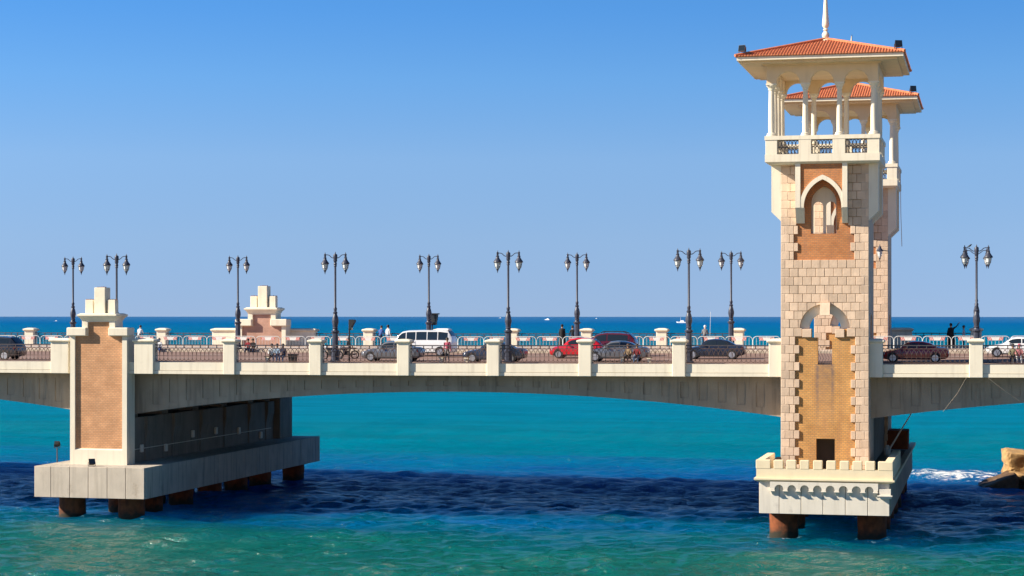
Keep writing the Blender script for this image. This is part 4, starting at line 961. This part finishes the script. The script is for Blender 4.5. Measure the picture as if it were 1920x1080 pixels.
VAN = dict(L=4.85, wheels=(.20, .80), wr=.33, glass=(.045, .165, .90, .985), split=.40, st=[
    (0, .34, .85, .88, .70, .5), (.015, .26, 1.0, 1.06, .79, .62), (.05, .22, 1.10, 1.22, .82, .66), (.11, .22, 1.14, 1.60, .84, .68), (.175, .22, 1.16, 1.87, .845, .68), (.26, .22, 1.17, 1.95, .85, .69), (.5, .22, 1.18, 1.98, .85, .69), (.80, .22, 1.18, 1.97, .85, .69), (.93, .24, 1.17, 1.90, .84, .68), (.985, .28, 1.12, 1.45, .82, .66), (1, .34, .95, .95, .76, .6)])
def make_car(name, label, cat, spec, mat, loc, rz=0, rack=False, roofbox=False, pillars=None):
    t = local(name, label, cat, loc, 'vehicles on the bridge', rz); L_ = spec['L']; st = spec['st']
    def S(u):
        for a, b in zip(st[:-1], st[1:]):
            if a[0] <= u <= b[0]: k = (u-a[0])/(b[0]-a[0]); return [lerp(a[i], b[i], k) for i in range(1, 6)]
        return list(st[-1][1:])
    def xx(u): return (u-.5)*L_
    us = []
    for a, b in zip(st[:-1], st[1:]):
        n = 2 if b[0]-a[0] > .05 else 1
        us += [lerp(a[0], b[0], i/n) for i in range(n)]
    us.append(1.0)
    m = MB(); vs = []; 
    def half(u):
        zb, zl, zr_, w, wr = S(u); return [(w-.10, zb), (w-.02, zb+.08), (w, lerp(zb, zl, .55)), (w-.03, zl), (lerp(w-.03, wr, .5)+.0, lerp(zl, zr_, .5)), (wr, zr_-.02), (wr*.55, zr_+.015), (0, zr_+.025)]
    for u in us:
        h = half(u); ring = [(p, z) for p, z in h] + [(-p, z) for p, z in reversed(h[:-1])]
        vs += [(xx(u), p, z) for p, z in ring]
    k = 15; fs = []
    for i in range(len(us)-1):
        for j in range(k-1): fs.append((i*k+j, i*k+j+1, (i+1)*k+j+1, (i+1)*k+j))
        fs.append((i*k+k-1, i*k, (i+1)*k, (i+1)*k+k-1))
    fs.append(tuple(range(k))); fs.append(tuple(range((len(us)-1)*k, len(us)*k)))
    m.add(vs, fs); body = m.build('body', mat, t, 38)
    g0, g1, g2, g3 = spec['glass']
    def side(u, v, s, off=.012):
        zb, zl, zr_, w, wr = S(u); return (xx(u), s*(lerp(w-.03, wr, v)+off), lerp(zl, zr_-.02, v)+.004)
    # side windows
    cuts = pillars or [lerp(g0, g1, .55), spec['split'], lerp(g2, g3, .45)]
    for s in (-1, 1):
        for a, b in zip(cuts[:-1], cuts[1:]):
            a2, b2 = a+.008, b-.008; n = 6; top = []; bot = []
            for i in range(n+1):
                u = lerp(a2, b2, i/n); zb, zl, zr_, w, wr = S(u); hh = zr_ - zl
                if hh < .12: continue
                v0 = min(.06/hh, .4); v1 = max(1 - .10/hh, v0+.02); bot.append(side(u, v0, s)); top.append(side(u, v1, s))
            if len(bot) < 2: continue
            MB().add(bot+top, [(i, i+1, len(bot)+i+1, len(bot)+i) for i in range(len(bot)-1)]).build('window', GLASSW, t)
    def screen(a, b, nm):
        n = 4; vs = []
        for i in range(n+1):
            u = lerp(a, b, i/n); zb, zl, zr_, w, wr = S(u)
            for q in (-.92, -.5, 0, .5, .92): vs.append((xx(u) + (-.012 if a < .5 else .012), wr*q, zr_ + (.02 if abs(q) < .9 else .0) + .014))
        MB().add(vs, [(i*5+j, i*5+j+1, (i+1)*5+j+1, (i+1)*5+j) for i in range(n) for j in range(4)]).build(nm, GLASSW, t)
    screen(lerp(g0, g1, .08), lerp(g0, g1, .92), 'windscreen'); screen(lerp(g2, g3, .12), lerp(g2, g3, .9), 'rear_window')
    for u in spec['wheels']:
        zb, zl, zr_, w, wr = S(u); r = spec['wr']
        for s in (-1, 1):
            a = MB().lathe(xx(u), r+.02, [(r*1.2, s*(w-.25)), (r*1.2, s*(w+.004))], 20, axis='y'); a.v = [(x, y, max(z, zb-.02)) for x, y, z in a.v]; a.build('wheel_arch', BLACK, t)
            wl = MB().lathe(xx(u), r, [(r*.55, s*(w-.19)), (r*.95, s*(w-.18)), (r, s*(w-.14)), (r, s*(w-.03)), (r*.95, s*(w+.01)), (r*.70, s*(w+.012)), (r*.68, s*(w-.01))], 20, axis='y').build('wheel', RUBBER, t, 40)
            rim = MB().lathe(xx(u), r, [(r*.68, s*(w-.02)), (r*.68, s*(w+.008)), (r*.60, s*(w+.010)), (r*.58, s*(w-.005)), (.01, s*(w-.005))], 20, axis='y'); rim.build('rim', BLACK, wl, 40)
            sp = MB()
            for i in range(5):
                q = 2*math.pi*i/5 + .3; c_, s_ = math.cos(q), math.sin(q); p_ = (-s_, c_)
                pts = [(xx(u)+c_*.03*1+p_[0]*.05, r+s_*.03+p_[1]*.05), (xx(u)+c_*r*.66+p_[0]*.06, r+s_*r*.66+p_[1]*.06), (xx(u)+c_*r*.66-p_[0]*.06, r+s_*r*.66-p_[1]*.06), (xx(u)+c_*.03-p_[0]*.05, r+s_*.03-p_[1]*.05)]
                a_, b_ = sorted((s*(w-.003), s*(w+.016))); sp.prism(pts, [], a_, b_)
            sp.lathe(xx(u), r, [(r*.70, s*(w+.008)), (r*.70, s*(w+.018)), (r*.61, s*(w+.018))], 20, axis='y')
            sp.build('spokes', ALLOY, wl)
    z1 = S(.03)
    for s in (-1, 1):
        MB().add([(xx(.012), s*.42, z1[1]-.16), (xx(.012), s*.68, z1[1]-.15), (xx(.055), s*(z1[3]+.035), z1[1]-.10), (xx(.06), s*(z1[3]+.03), z1[1]+.0), (xx(.03), s*.66, z1[1]+.0), (xx(.018), s*.42, z1[1]-.05)], [(0,1,4,5), (1,2,3,4)]).build('headlight', LENS, t)
        zz = S(.975); MB().add([(xx(1)-.02, s*.45, zz[1]-.22), (xx(.99), s*(zz[3]-.06), zz[1]-.22), (xx(.955), s*(zz[3]+.045), zz[1]-.20), (xx(.95), s*(zz[3]+.04), zz[1]-.02), (xx(.985), s*(zz[3]-.08), zz[1]-.02), (xx(.995), s*.45, zz[1]-.04)], [(0,1,4,5), (1,2,3,4)]).build('taillight', REDL, t)
        u = lerp(g0, g1, .75); zb, zl, zr_, w, wr = S(u); MB().chbox(xx(u)-.08, xx(u)+.07, min(s*w, s*(w+.16)), max(s*w, s*(w+.16)), zl+.02, zl+.15, .02).build('mirror', mat, t)
        for q in (spec['split']-.03, lerp(g2, g3, .1)): 
            zb, zl, zr_, w, wr = S(q); MB().box(xx(q)-.09, xx(q)+.07, min(s*(w-.01), s*(w+.03)), max(s*(w-.01), s*(w+.03)), zl-.12, zl-.09).build('door_handle', CHROME if mat.name.startswith('silver') else mat, t)
        zb, zl, zr_, w, wr = S(.5); MB().box(xx(spec['wheels'][0])+.4, xx(spec['wheels'][1])-.4, min(s*(w-.05), s*(w+.004)), max(s*(w-.05), s*(w+.004)), zb+.02, zb+.10).build('sill', BLACK, t)
        # door gaps
        m = MB()
        for q in (lerp(g0, g1, .5), spec['split'], lerp(g2, g3, .15)):
            pts = []
            for f in (0, .33, .66, 1): 
                zb, zl, zr_, w, wr = S(q); zq = lerp(zb+.12, zl-.01, f); yq = (w-.02 + (.02*min(1, f/.55) if f <= .55 else .02-.03*(f-.55)/.45)); pts.append((xx(q), s*(yq+.002), zq))
            m.tube(pts, .007, 4)
        m.build('door_gap', BLACK, t)
    MB().box(xx(0)-.015, xx(0)+.03, -.26, .26, S(.01)[0]+.12, S(.01)[0]+.24).build('number_plate', WHITEP, t)
    if rack:
        m = MB()
        for s in (-.5, .5): m.tube([(xx(.42), s, S(.42)[2]+.04), (xx(.46), s, S(.5)[2]+.11), (xx(.78), s, S(.7)[2]+.11), (xx(.84), s, S(.84)[2]+.04)], .03, 6)
        for u in (.5, .6, .72): m.tube([(xx(u), -.5, S(u)[2]+.10), (xx(u), .5, S(u)[2]+.10)], .02, 5)
        m.build('roof_rack', BLACK, t)
    if roofbox: MB().chbox(xx(.72), xx(.93), -.45, .45, 1.90, 2.12, .08).build('roof_unit', mat, t)
    return t
def cx_of(x, D): return X_(x, D)
def car(name, label, cat, spec, mat, px_, D, rz=0, **kw):
    X = X_(px_, D); return make_car(name, label, cat, spec, mat, (X, D, road_z(X, D)-.03), rz + .0038*0, **kw)
P_SIL = paint('silver_grey_paint', (.17, .18, .20), .5, .3); P_BLU = paint('blue_grey_paint', (.035, .05, .085), .4); P_NAV = paint('navy_paint', (.018, .026, .05), .3)
P_RED = paint('bright_red_paint', (.55, .012, .02), .0); P_MAR = paint('maroon_paint', (.12, .012, .022), .2); P_DRED = paint('dark_red_paint', (.30, .012, .018), .1)
P_WHI = paint('white_paint', (.78, .78, .78), 0, .3); P_BLK = paint('black_paint', (.022, .025, .035), .2)
car('car', 'grey sedan driving below the front of the white minibus', 'car', SEDAN, P_SIL, 737, 137.6)
car('minibus', 'white minibus with side windows and a roof unit', 'minibus', VAN, P_WHI, 796, 148.0, roofbox=True, pillars=[.09, .24, .40, .585, .76, .93])
car('car', 'dark blue sedan half hidden by a parapet post and lamp post', 'car', SEDAN, P_BLU, 928, 135.6)
car('car', 'bright red car with its rear hidden by a parapet post', 'car', HATCH, P_RED, 1083, 143.8)
car('car', 'maroon estate car with a roof rack', 'car', SUVS, P_MAR, 1138, 147.8, rack=True)
car('car', 'silver sedan behind the bench with a seated couple', 'car', SEDAN, P_SIL, 1158, 138.0)
car('car', 'navy sedan in the bay left of the towers', 'car', SEDAN, P_NAV, 1340, 142.6)
car('car', 'dark red car right of the towers, partly shaded', 'car', SEDAN, P_DRED, 1716, 136.9)
car('car', 'white car at the right edge of the picture', 'car', SEDAN, P_WHI, 1908, 147.2)
car('car', 'black off-road car at the left edge of the picture', 'car', SUVS, P_BLK, -14, 135.2)

def motorbike(label, px_, D, rz=0, rider=None):
    X = X_(px_, D); t = local('motorcycle', label, 'motorcycle', (X, D, road_z(X, D)-.03), 'motorcycles', rz); r = .29
    for x in (-.62, .62):
        w = MB().tube([(x + r*math.cos(a), 0, r + r*math.sin(a)) for a in [2*math.pi*i/18 for i in range(18)]], .055, 6, closed=True).build('wheel', RUBBER, t, 50)
        m = MB()
        for i in range(6): a = math.pi*i/6; m.tube([(x-.25*math.cos(a), 0, r-.25*math.sin(a)), (x+.25*math.cos(a), 0, r+.25*math.sin(a))], .008, 4)
        m.build('spokes', ALLOY, w)
    m = MB(); m.tube([(-.62,.09,r),(-.45,.09,.78),(-.38,.09,.98)], .025, 6); m.tube([(-.62,-.09,r),(-.45,-.09,.78),(-.38,-.09,.98)], .025, 6); m.build('fork', CHROME, t)
    m = MB(); m.tube([(-.42,-.34,1.05),(-.38,-.15,1.0),(-.38,.15,1.0),(-.42,.34,1.05)], .018, 6); m.build('handlebar', CHROME, t)
    m = MB(); m.chbox(-.42, .1, -.13, .13, .62, .85, .06); m.build('fuel_tank', P_BLK, t, 40)
    m = MB(); m.chbox(.08, .75, -.12, .12, .70, .82, .04); m.build('seat', RUBBER, t)
    m = MB(); m.chbox(-.25, .2, -.14, .14, .25, .6, .05); m.build('engine', BLACK, t)
    m = MB(); m.tube([(-.3,.0,.8),(-.2,0,.3),(.15,0,.3),(.62,0,.3)], .03, 6); m.tube([(.62,.12,.3),(.5,.12,.75)], .02, 6); m.tube([(.0,-.16,.28),(.8,-.16,.36)], .04, 6); m.build('frame', BLACK, t)
    m = MB(); m.lathe(-.52, .9, [(.02,-.07),(.09,-.05),(.09,.05),(.02,.07)], 12, axis='y'); m.build('headlight', LENS, t)
    return t, X
motorbike('black motorcycle nosing left of the near lamp post', 622, 140.6, R(-8))
mb2, mbX = motorbike('black motorcycle with helmeted rider right of the near lamp post', 650, 141.8, R(5))

# ---------------------------------------------------------------- people
def person(label, loc, rz, pose, top, legs, hair=HAIR, robe=None, cap=None, scale=1.0, group=None):
    """one skinned body; local +x is the person's front"""
    J = {}
    hip = .93 if pose != 'sit' and pose != 'ride' else .50
    lean = {'lean': .22, 'sit': .10, 'ride': .12}.get(pose, 0)
    def up(z): return (lean*(z-hip)/.6, z)
    def P3(y, z, dx=0): q = up(z) if z > hip else (0, z); return (q[0]+dx, y, q[1])
    J['pelvis'] = (0, 0, hip); J['waist'] = P3(0, hip+.17); J['chest'] = P3(0, hip+.36); J['neck'] = P3(0, hip+.53); J['head0'] = P3(0, hip+.62, .01); J['head1'] = P3(0, hip+.74, .02)
    for s, n in ((1, 'L'), (-1, 'R')):
        J['sh'+n] = P3(s*.17, hip+.46)
        if pose == 'wave' and s == -1: J['el'+n] = P3(s*.40, hip+.62, .05); J['wr'+n] = P3(s*.56, hip+.86, .08); J['ha'+n] = P3(s*.61, hip+.96, .09)
        elif pose in ('sit', 'ride'): J['el'+n] = P3(s*.24, hip+.20, .10); J['wr'+n] = P3(s*.17, hip+.14, .36 if pose == 'sit' else .48); J['ha'+n] = P3(s*.15, hip+.13, .45 if pose == 'sit' else .56)
        elif pose == 'lean': J['el'+n] = P3(s*.25, hip+.16, .20); J['wr'+n] = P3(s*.14, hip+.18, .44); J['ha'+n] = P3(s*.1, hip+.18, .52)
        else: J['el'+n] = P3(s*.23, hip+.18, -.03); J['wr'+n] = P3(s*.25, hip-.06, .05); J['ha'+n] = P3(s*.25, hip-.15, .08)
        J['hp'+n] = (0, s*.10, hip-.04)
        if pose in ('sit', 'ride'):
            f = .44; J['kn'+n] = (f, s*(.13 if pose == 'sit' else .24), hip-.02); J['an'+n] = (f+.03 if pose == 'sit' else f-.1, s*.13, .09); J['to'+n] = (f+.19 if pose == 'sit' else f+.08, s*.15, .04)
        else:
            st = .10*s if pose == 'walk' else .0
            J['kn'+n] = (.03+st, s*.11, .50); J['an'+n] = (st*1.6-.02, s*.11, .09); J['to'+n] = (st*1.6+.15, s*.13, .04)
    rad = dict(pelvis=(.15,.11), waist=(.135,.10), chest=(.17,.115), neck=(.055,.055), head0=(.075,.085), head1=(.085,.095), sh=(.075,.07), el=(.05,.05), wr=(.033,.035), ha=(.04,.025), hp=(.095,.095), kn=(.065,.065), an=(.045,.045), to=(.04,.035))
    names_ = list(J); ix = {n: i for i, n in enumerate(names_)}
    E = [('pelvis','waist'),('waist','chest'),('chest','neck'),('neck','head0'),('head0','head1')]
    for n in 'LR': E += [('chest','sh'+n),('sh'+n,'el'+n),('el'+n,'wr'+n),('wr'+n,'ha'+n),('pelvis','hp'+n),('hp'+n,'kn'+n),('kn'+n,'an'+n),('an'+n,'to'+n)]
    me = bpy.data.meshes.new('tmp'); me.from_pydata([J[n] for n in names_], [(ix[a], ix[b]) for a, b in E], [])
    ob = bpy.data.objects.new('tmp', me); col.objects.link(ob)
    sk = ob.modifiers.new('s', 'SKIN'); ob.modifiers.new('u', 'SUBSURF').levels = 1
    for n, i in ix.items():
        sv = me.skin_vertices[0].data[i]; r = rad.get(n) or rad[n[:2]]; sv.radius = r; sv.use_root = (n == 'pelvis')
    dg = bpy.context.evaluated_depsgraph_get(); ev = ob.evaluated_get(dg); nm = bpy.data.meshes.new_from_object(ev)
    bpy.data.objects.remove(ob); bpy.data.meshes.remove(me)
    nm.name = 'person'; nm.materials.clear()
    for mm in (SKIN, top, legs, RUBBER): nm.materials.append(mm)
    segs = [(Vector(J[a]), Vector(J[b]), (0 if a in ('neck','head0') or a[:2] == 'wr' else 1 if a in ('pelvis','waist','chest') and not b.startswith('hp') or a[:2] in ('sh','el') else 3 if a[:2] == 'an' else 2)) for a, b in E]
    mi = []
    for p in nm.polygons:
        c = p.center; best = None
        for a, b, k in segs:
            d = b-a; tt = max(0, min(1, (c-a).dot(d)/max(d.length_squared, 1e-9))); q = (c-a-d*tt).length
            if best is None or q < best[0]: best = (q, k)
        mi.append(best[1])
    nm.polygons.foreach_set('material_index', mi); nm.polygons.foreach_set('use_smooth', [True]*len(mi)); nm.update()
    o = bpy.data.objects.new('person', nm); col.objects.link(o); o.location = loc; o.rotation_euler.z = rz; o.scale = (scale,)*3
    o['label'] = label; o['category'] = 'person'
    if group: o['group'] = group
    ORIG[o.name] = (0,0,0)
    hx, hy, hz = J['head1']
    if hair:
        prf = [(.02, hz+.125), (.07, hz+.115), (.102, hz+.07), (.11, hz+.02), (.108, hz-.03), (.095, hz-.07)]
        m = MB().lathe(hx-.022, 0, prf, 12); m.build('hair' if hair is HAIR else 'headwear', hair, o, 60)
    m = MB()
    for s in (-1, 1): m.box(hx+.085, hx+.104, s*.035-.012, s*.035+.012, hz-.005, hz+.008)
    m.build('eyes', BLACK, o)
    m = MB(); m.frustum((hx+.08, hx+.125, -.018, .018, hz-.055), (hx+.085, hx+.10, -.008, .008, hz)); m.build('nose', SKIN, o)
    if robe:
        z0 = .05 if pose != 'sit' else .3
        MB().lathe(0, 0, [(.34, z0), (.30, .4), (.24, hip-.1), (.20, hip+.15), (.22, hip+.36), (.14, hip+.48), (.08, hip+.55)], 14).build('robe', robe, o, 60)
    return o
def stand(label, px_, D, rz, pose, top, legs, **kw):
    X = X_(px_, D); z = road_z(X, D) + (.17 if D > 154.4 else (.0 if D < 134.2 else -.03)); kw.setdefault('group', 'people on the bridge')
    dz_ = kw.pop('dz', 0); return person(label, (X, D, z + dz_), rz, pose, top, legs, **kw)
C_W = cloth('white_cotton', (.62,.64,.66)); C_B = cloth('blue_cotton', (.05,.10,.30)); C_J = cloth('denim', (.06,.12,.24)); C_K = cloth('black_cloth', (.012,.012,.014)); C_P = cloth('pink_cloth', (.42,.08,.13)); C_G = cloth('grey_cloth', (.16,.16,.17)); C_R = cloth('dark_red_cloth', (.24,.02,.03)); C_T = cloth('tan_cloth', (.24,.17,.10)); C_LG = cloth('light_grey_cloth', (.40,.42,.48)); C_NV = cloth('navy_cloth', (.02,.025,.06))
SEA, SHORE, LEFT, RIGHT = R(90), R(-90), R(180), 0
stand('man in white shirt leaning on seaward rail left of a post', 261, 164.3, SEA, 'lean', C_W, C_G)
stand('person in blue leaning on the seaward rail left of minibus', 713.5, 164.2, SEA, 'lean', C_B, C_NV)
stand('man in white shirt leaning on the seaward rail beside person in blue', 727.5, 164.0, R(60), 'stand', C_W, C_J, scale=1.04)
stand('person in black standing at the seaward rail, broader of two', 1054, 163.9, SEA, 'stand', C_K, C_K, robe=C_K, hair=C_K, scale=1.06)
stand('person in dark clothes at seaward rail next to a lamp post', 1073.5, 163.8, SEA, 'stand', C_K, C_NV)
stand('person with white cap fishing over the seaward rail', 1321, 164.0, SEA, 'lean', C_G, C_NV, hair=C_W)
stand('person in black robe waving one arm towards the sea', 1783, 162.2, SEA, 'wave', C_K, C_K, robe=C_K, hair=C_K, scale=1.08)
stand('person in pale grey top standing beside the waving person', 1807, 162.5, LEFT, 'stand', C_LG, C_NV, scale=.98)
stand('man in pink shirt standing by the near railing with a bench', 838.5, 132.95, SHORE, 'stand', C_P, C_G)
stand('person in white and blue sitting on the seaward kerb', 300, 154.0, SHORE, 'sit', C_W, C_B, dz=-.22, group='people sitting')
stand('person in dark red sitting on the kerb before the farther pylon', 466, 154.0, SHORE, 'sit', C_R, C_NV, dz=-.22, group='people sitting')
stand('person in black sitting on the kerb beside person in dark red', 475, 154.0, SHORE, 'sit', C_K, C_NV, dz=-.22, group='people sitting')
rd = person('motorcycle rider in black with a grey helmet', (mbX+.25, 141.8, road_z(mbX, 141.8)-.03+.30), LEFT, 'ride', C_K, C_NV, hair=cloth('grey_helmet', (.3,.3,.32)), group='people on the bridge')

# ---------------------------------------------------------------- benches and the people on them
def bench(label, px0, px1, D):
    a, b_ = X_(px0, D), X_(px1, D); z = road_z((a+b_)/2, D)+.001; t = thing('bench', label, 'bench', ((a+b_)/2, D, z), 'stone benches on the near pavement')
    for x in (a, b_-.34): MB().prism([(x+.04, z), (x+.30, z), (x+.30, z+.1), (x+.25, z+.2), (x+.34, z+.40), (x, z+.40), (x+.09, z+.2), (x+.04, z+.1)], [], D-.21, D+.21).build('leg', CREAM_W, t)
    for i in range(3): MB().chbox(a-.03, b_+.03, D-.23+i*.158, D-.23+i*.158+.14, z+.40, z+.455, .01).build('slat', M('bench_wood%d' % i, (.12,.075,.05), .8, .2, 5), t)
    return z
bench('stone bench with three seated people left of the lamp post', 498, 552, 133.3)
bench('stone bench beside the man in the pink shirt', 824, 879, 133.3)
bench('stone bench with a seated couple in front of silver sedan', 1163, 1222, 133.3)
bench('stone bench at the right edge with two seated people', 1893, 1950, 133.3)
for px_, lab, a, b_, h in ((510, 'leftmost of three people on the bench, white top', C_W, C_K, HAIR), (521, 'middle of three people on the bench, pale blue top and jeans', cloth('pale_blue_cloth', (.22,.32,.45)), C_J, HAIR), (532, 'rightmost of three people on the bench, dark top and jeans', C_NV, C_J, HAIR),
                       (1179, 'woman in tan top sitting left on the couple bench', C_T, C_K, cloth('brown_headscarf', (.10,.055,.03))), (1195, 'man in red checked shirt and jeans sitting on couple bench', C_R, C_J, HAIR),
                       (1899, 'person in khaki sitting left on the rightmost bench', cloth('khaki_cloth', (.26,.24,.15)), C_NV, HAIR), (1911, 'person in pink sitting right on the rightmost bench', cloth('rose_cloth', (.42,.16,.18)), C_W, C_P)):
    stand(lab, px_, 133.28, SHORE + R(random.uniform(-15, 15)), 'sit', a, b_, hair=h, dz=-.02, group='people sitting on benches')

# litter bin, information box and speaker on poles
X = X_(549, 132.95); z = road_z(X, 132.95)
t = local('litter_bin', 'dark grey litter bin at the right end of the bench', 'litter bin', (X, 132.95, z)); MB().frustum((-.22,.22,-.18,.18,0), (-.30,.30,-.22,.22,.58)).build('body', BLACK, t); MB().chbox(-.32,.32,-.24,.24,.575,.62,.01).build('rim', IRON, t)
X = X_(655, 133.2); z = road_z(X, 133.2)
t = local('pole_floodlight', 'slim black pole with a floodlight head near the motorcycles', 'floodlight', (X, 133.2, z), 'floodlights')
MB().tube([(0,0,0),(0,0,3.02)], .055, 8).build('pole', BLACK, t)
m = MB(); m.prism([(.05,3.05),(.40,3.03),(.42,2.86),(.30,2.70),(.16,2.42),(.05,2.36)], [], -.22, .22); m.build('housing', BLACK, t)
MB().chbox(.12,.2,-.18,.18,2.3,2.7,.01).build('lens', GLASSW, t)
X = X_(813, 157.4); z = road_z(X, 157.4)+.17
t = local('pole_floodlight', 'large box floodlight on a pole behind the white minibus', 'floodlight', (X, 157.4, z), 'floodlights')
MB().tube([(-.1,0,0),(-.1,0,2.0)], .05, 8).build('pole', BLACK, t)
m = MB(); m.frustum((-.30,.22,-.2,.2,1.98), (-.42,.34,-.28,.28,2.86)); m.box(-.50,.42,-.34,.34,2.855,2.95); m.build('housing', BLACK, t); MB().box(-.33,.25,-.30,-.262,2.12,2.78).build('lens', GLASSW, t)

# floodlights on the pile caps
floodlight('floodlight on a thin pole at the left of left pile cap', (X_(107, 133.2), 133.2, 3.62), R(10), R(-60), 1.05, .42)
floodlight('small black floodlight lying on the left pile cap', (X_(172, 130.3), 130.3, 3.62), R(35), R(60), .02, .5)
floodlight('pale floodlight beside the foot of the nearer tower', (X_(1459, 131.0), 131.0, 3.95), R(60), R(70), .55, .55)
# mooring pole, ropes
a = Vector((X_(1664, 140), 140, Z_(1664, 848, 140))); b_ = Vector((X_(1727, 137.5), 137.5, Z_(1727, 745, 137.5)))
t = thing('leaning_pole', 'thin grey pole leaning out from the right pile cap', 'pole', tuple(a)); MB().tube([a, b_], [.07, .025], 6).build('shaft', PALE, t); MB().lathe(a.x, a.y, [(.05,a.z-.4),(.22,a.z-.1),(.25,a.z+.25),(.1,a.z+.5)], 8).build('weight', PALE, t)
def rope(label, pts, r=.011, mat=CONC_D): 
    t = thing('rope', label, 'rope', pts[0]); MB().tube(pts, r, 5).build('strand', mat, t)
rope('thin rope hanging down from the deck right of the tower', [(X_(1812, 132.1), 132.1, Z_(1812, 708, 132.1)), (X_(1795, 132.3), 132.3, Z_(1795, 738, 132.3)), (X_(1768, 132.6), 132.6, Z_(1768, 772, 132.6))])
rope('thin rope slanting right below the deck at right edge', [(X_(1852, 132.1), 132.1, Z_(1852, 708, 132.1)), (X_(1880, 132.3), 132.3, Z_(1880, 730, 132.3)), (X_(1912, 132.6), 132.6, Z_(1912, 752, 132.6))])
rope('dark cable hanging beside the farther tower', [(X_(1688, 154.9), 154.9, Z_(1688, 318, 154.9)), (X_(1689, 154.9), 154.9, Z_(1689, 400, 154.9)), (X_(1691, 154.9), 154.9, Z_(1691, 462, 154.9))], .025, IRON)
X = X_(1331, 164.6); rope('upright fishing rod at the seaward rail', [(X, 164.6, 12.4), (X-.02, 165.2, 14.6)], .014, GALV)
# bird on the four-lantern lamp
p = Vector((-.65-.45, 133.85, road_z(-.65, 133.85)+7.62)); t = local('bird', 'small dark bird perched on the arm of the rightmost lamp', 'bird', p)
MB().tube([(-.17,0,.02),(-.08,0,.06),(0,0,.10),(.08,0,.15),(.12,0,.20),(.17,0,.19)], [.012,.03,.06,.05,.035,.008], 8).build('body', BLACK, t, 60)
MB().tube([(0,.02,-.005),(.01,.02,.06)], .006, 4).build('leg', BLACK, t)

# ---------------------------------------------------------------- rocks and boats
def rock(name, label, loc, size, mat, seed, rz):
    rg = random.Random(seed); bm = bmesh.new(); bmesh.ops.create_cube(bm, size=2)
    bmesh.ops.bevel(bm, geom=bm.edges[:], offset=.12, segments=1, affect='EDGES')
    bmesh.ops.subdivide_edges(bm, edges=bm.edges[:], cuts=9, use_grid_fill=True)
    bmesh.ops.triangulate(bm, faces=bm.faces)
    from mathutils import noise
    for v in bm.verts:
        q = v.co*1.1 + Vector((seed*3.1, seed, 0)); n0 = v.co.normalized()
        d = noise.noise(q)*.09 + noise.ridged_multi_fractal(q*1.7, 1.0, 2.1, 4, 1.0, 2.0)*.05 - .05 + noise.noise(q*5)*.05 + noise.noise(q*11)*.03
        cell = noise.cell(v.co*1.7 + Vector((seed, 0, 0)))*.07
        v.co += n0*(d + cell - .035)
    me = bpy.data.meshes.new(name); bm.to_mesh(me); bm.free(); me.materials.append(mat)
    me.polygons.foreach_set('use_smooth', [True]*len(me.polygons)); me.set_sharp_from_angle(angle=R(24))
    o = bpy.data.objects.new(name, me); col.objects.link(o); o.location = loc; o.scale = size; o.rotation_euler = rz; o['label'] = label; o['category'] = 'rock'; o['group'] = 'breakwater rocks'
rock('rock', 'large yellow blocky rock at the right edge of the sea', (3.35, 176.5, 1.5), (1.9, 1.7, 1.12), ROCK, 1, (R(3), R(4), R(9)))
rock('rock', 'dark wet rock slab lying lower left of yellow rock', (1.0, 172.8, .0), (1.5, 1.2, .62), ROCK_D, 2, (R(5), R(-22), R(15)))
rock('rock', 'small yellow rock between the big rock and dark slab', (3.1, 173.3, .2), (1.2, 1.0, .7), ROCK, 3, (R(10), R(8), R(50)))
rock('rock', 'ochre rock half cut by the right edge', (5.2, 174.5, .5), (1.3, 1.2, 1.1), ROCK, 5, (R(-8), R(8), R(80)))

def boat(label, px_, py_, length, mast=False):
    Zc = EYE*FOC/(py_-EYE_ROW); u = (px_-960)/FOC; X = Zc*(u*cs-sn); D = Zc*(cs+u*sn)
    t = local('boat', label, 'boat', (X, D, 0), 'white boats far out at sea', R(random.uniform(-20, 20))); L_ = length
    m = MB(); m.add([(-L_*.5,0,L_*.12),(-L_*.35,-L_*.1,0),(-L_*.35,L_*.1,0),(L_*.5,-L_*.12,0),(L_*.5,L_*.12,0),(-L_*.3,-L_*.13,L_*.12),(-L_*.3,L_*.13,L_*.12),(L_*.5,-L_*.14,L_*.1),(L_*.5,L_*.14,L_*.1)], [(0,1,5),(0,6,2),(0,2,1),(1,2,4,3),(1,3,7,5),(2,6,8,4),(3,4,8,7),(0,5,7,8,6)]); m.build('hull', BOATW, t)
    m = MB(); m.frustum((-L_*.12,L_*.3,-L_*.09,L_*.09,L_*.1), (-L_*.02,L_*.27,-L_*.07,L_*.07,L_*.24)); m.build('cabin', BOATW, t)
    if mast: MB().tube([(-L_*.05,0,L_*.2),(-L_*.05,0,L_*.55)], L_*.012, 5).build('mast', BOATW, t)
boat('tiny white boat left of the nearer pylon', 105, 602, 6)
boat('tiny white boat on the horizon left of a lamp post', 937.5, 596.6, 10)
boat('white motor boat far out between two lamp posts', 1026, 600, 15)
boat('white yacht far out beside the near lamp post', 1277, 605.5, 17, True)
boat('faint white boat near the horizon above the maroon car', 1118, 597.5, 7)
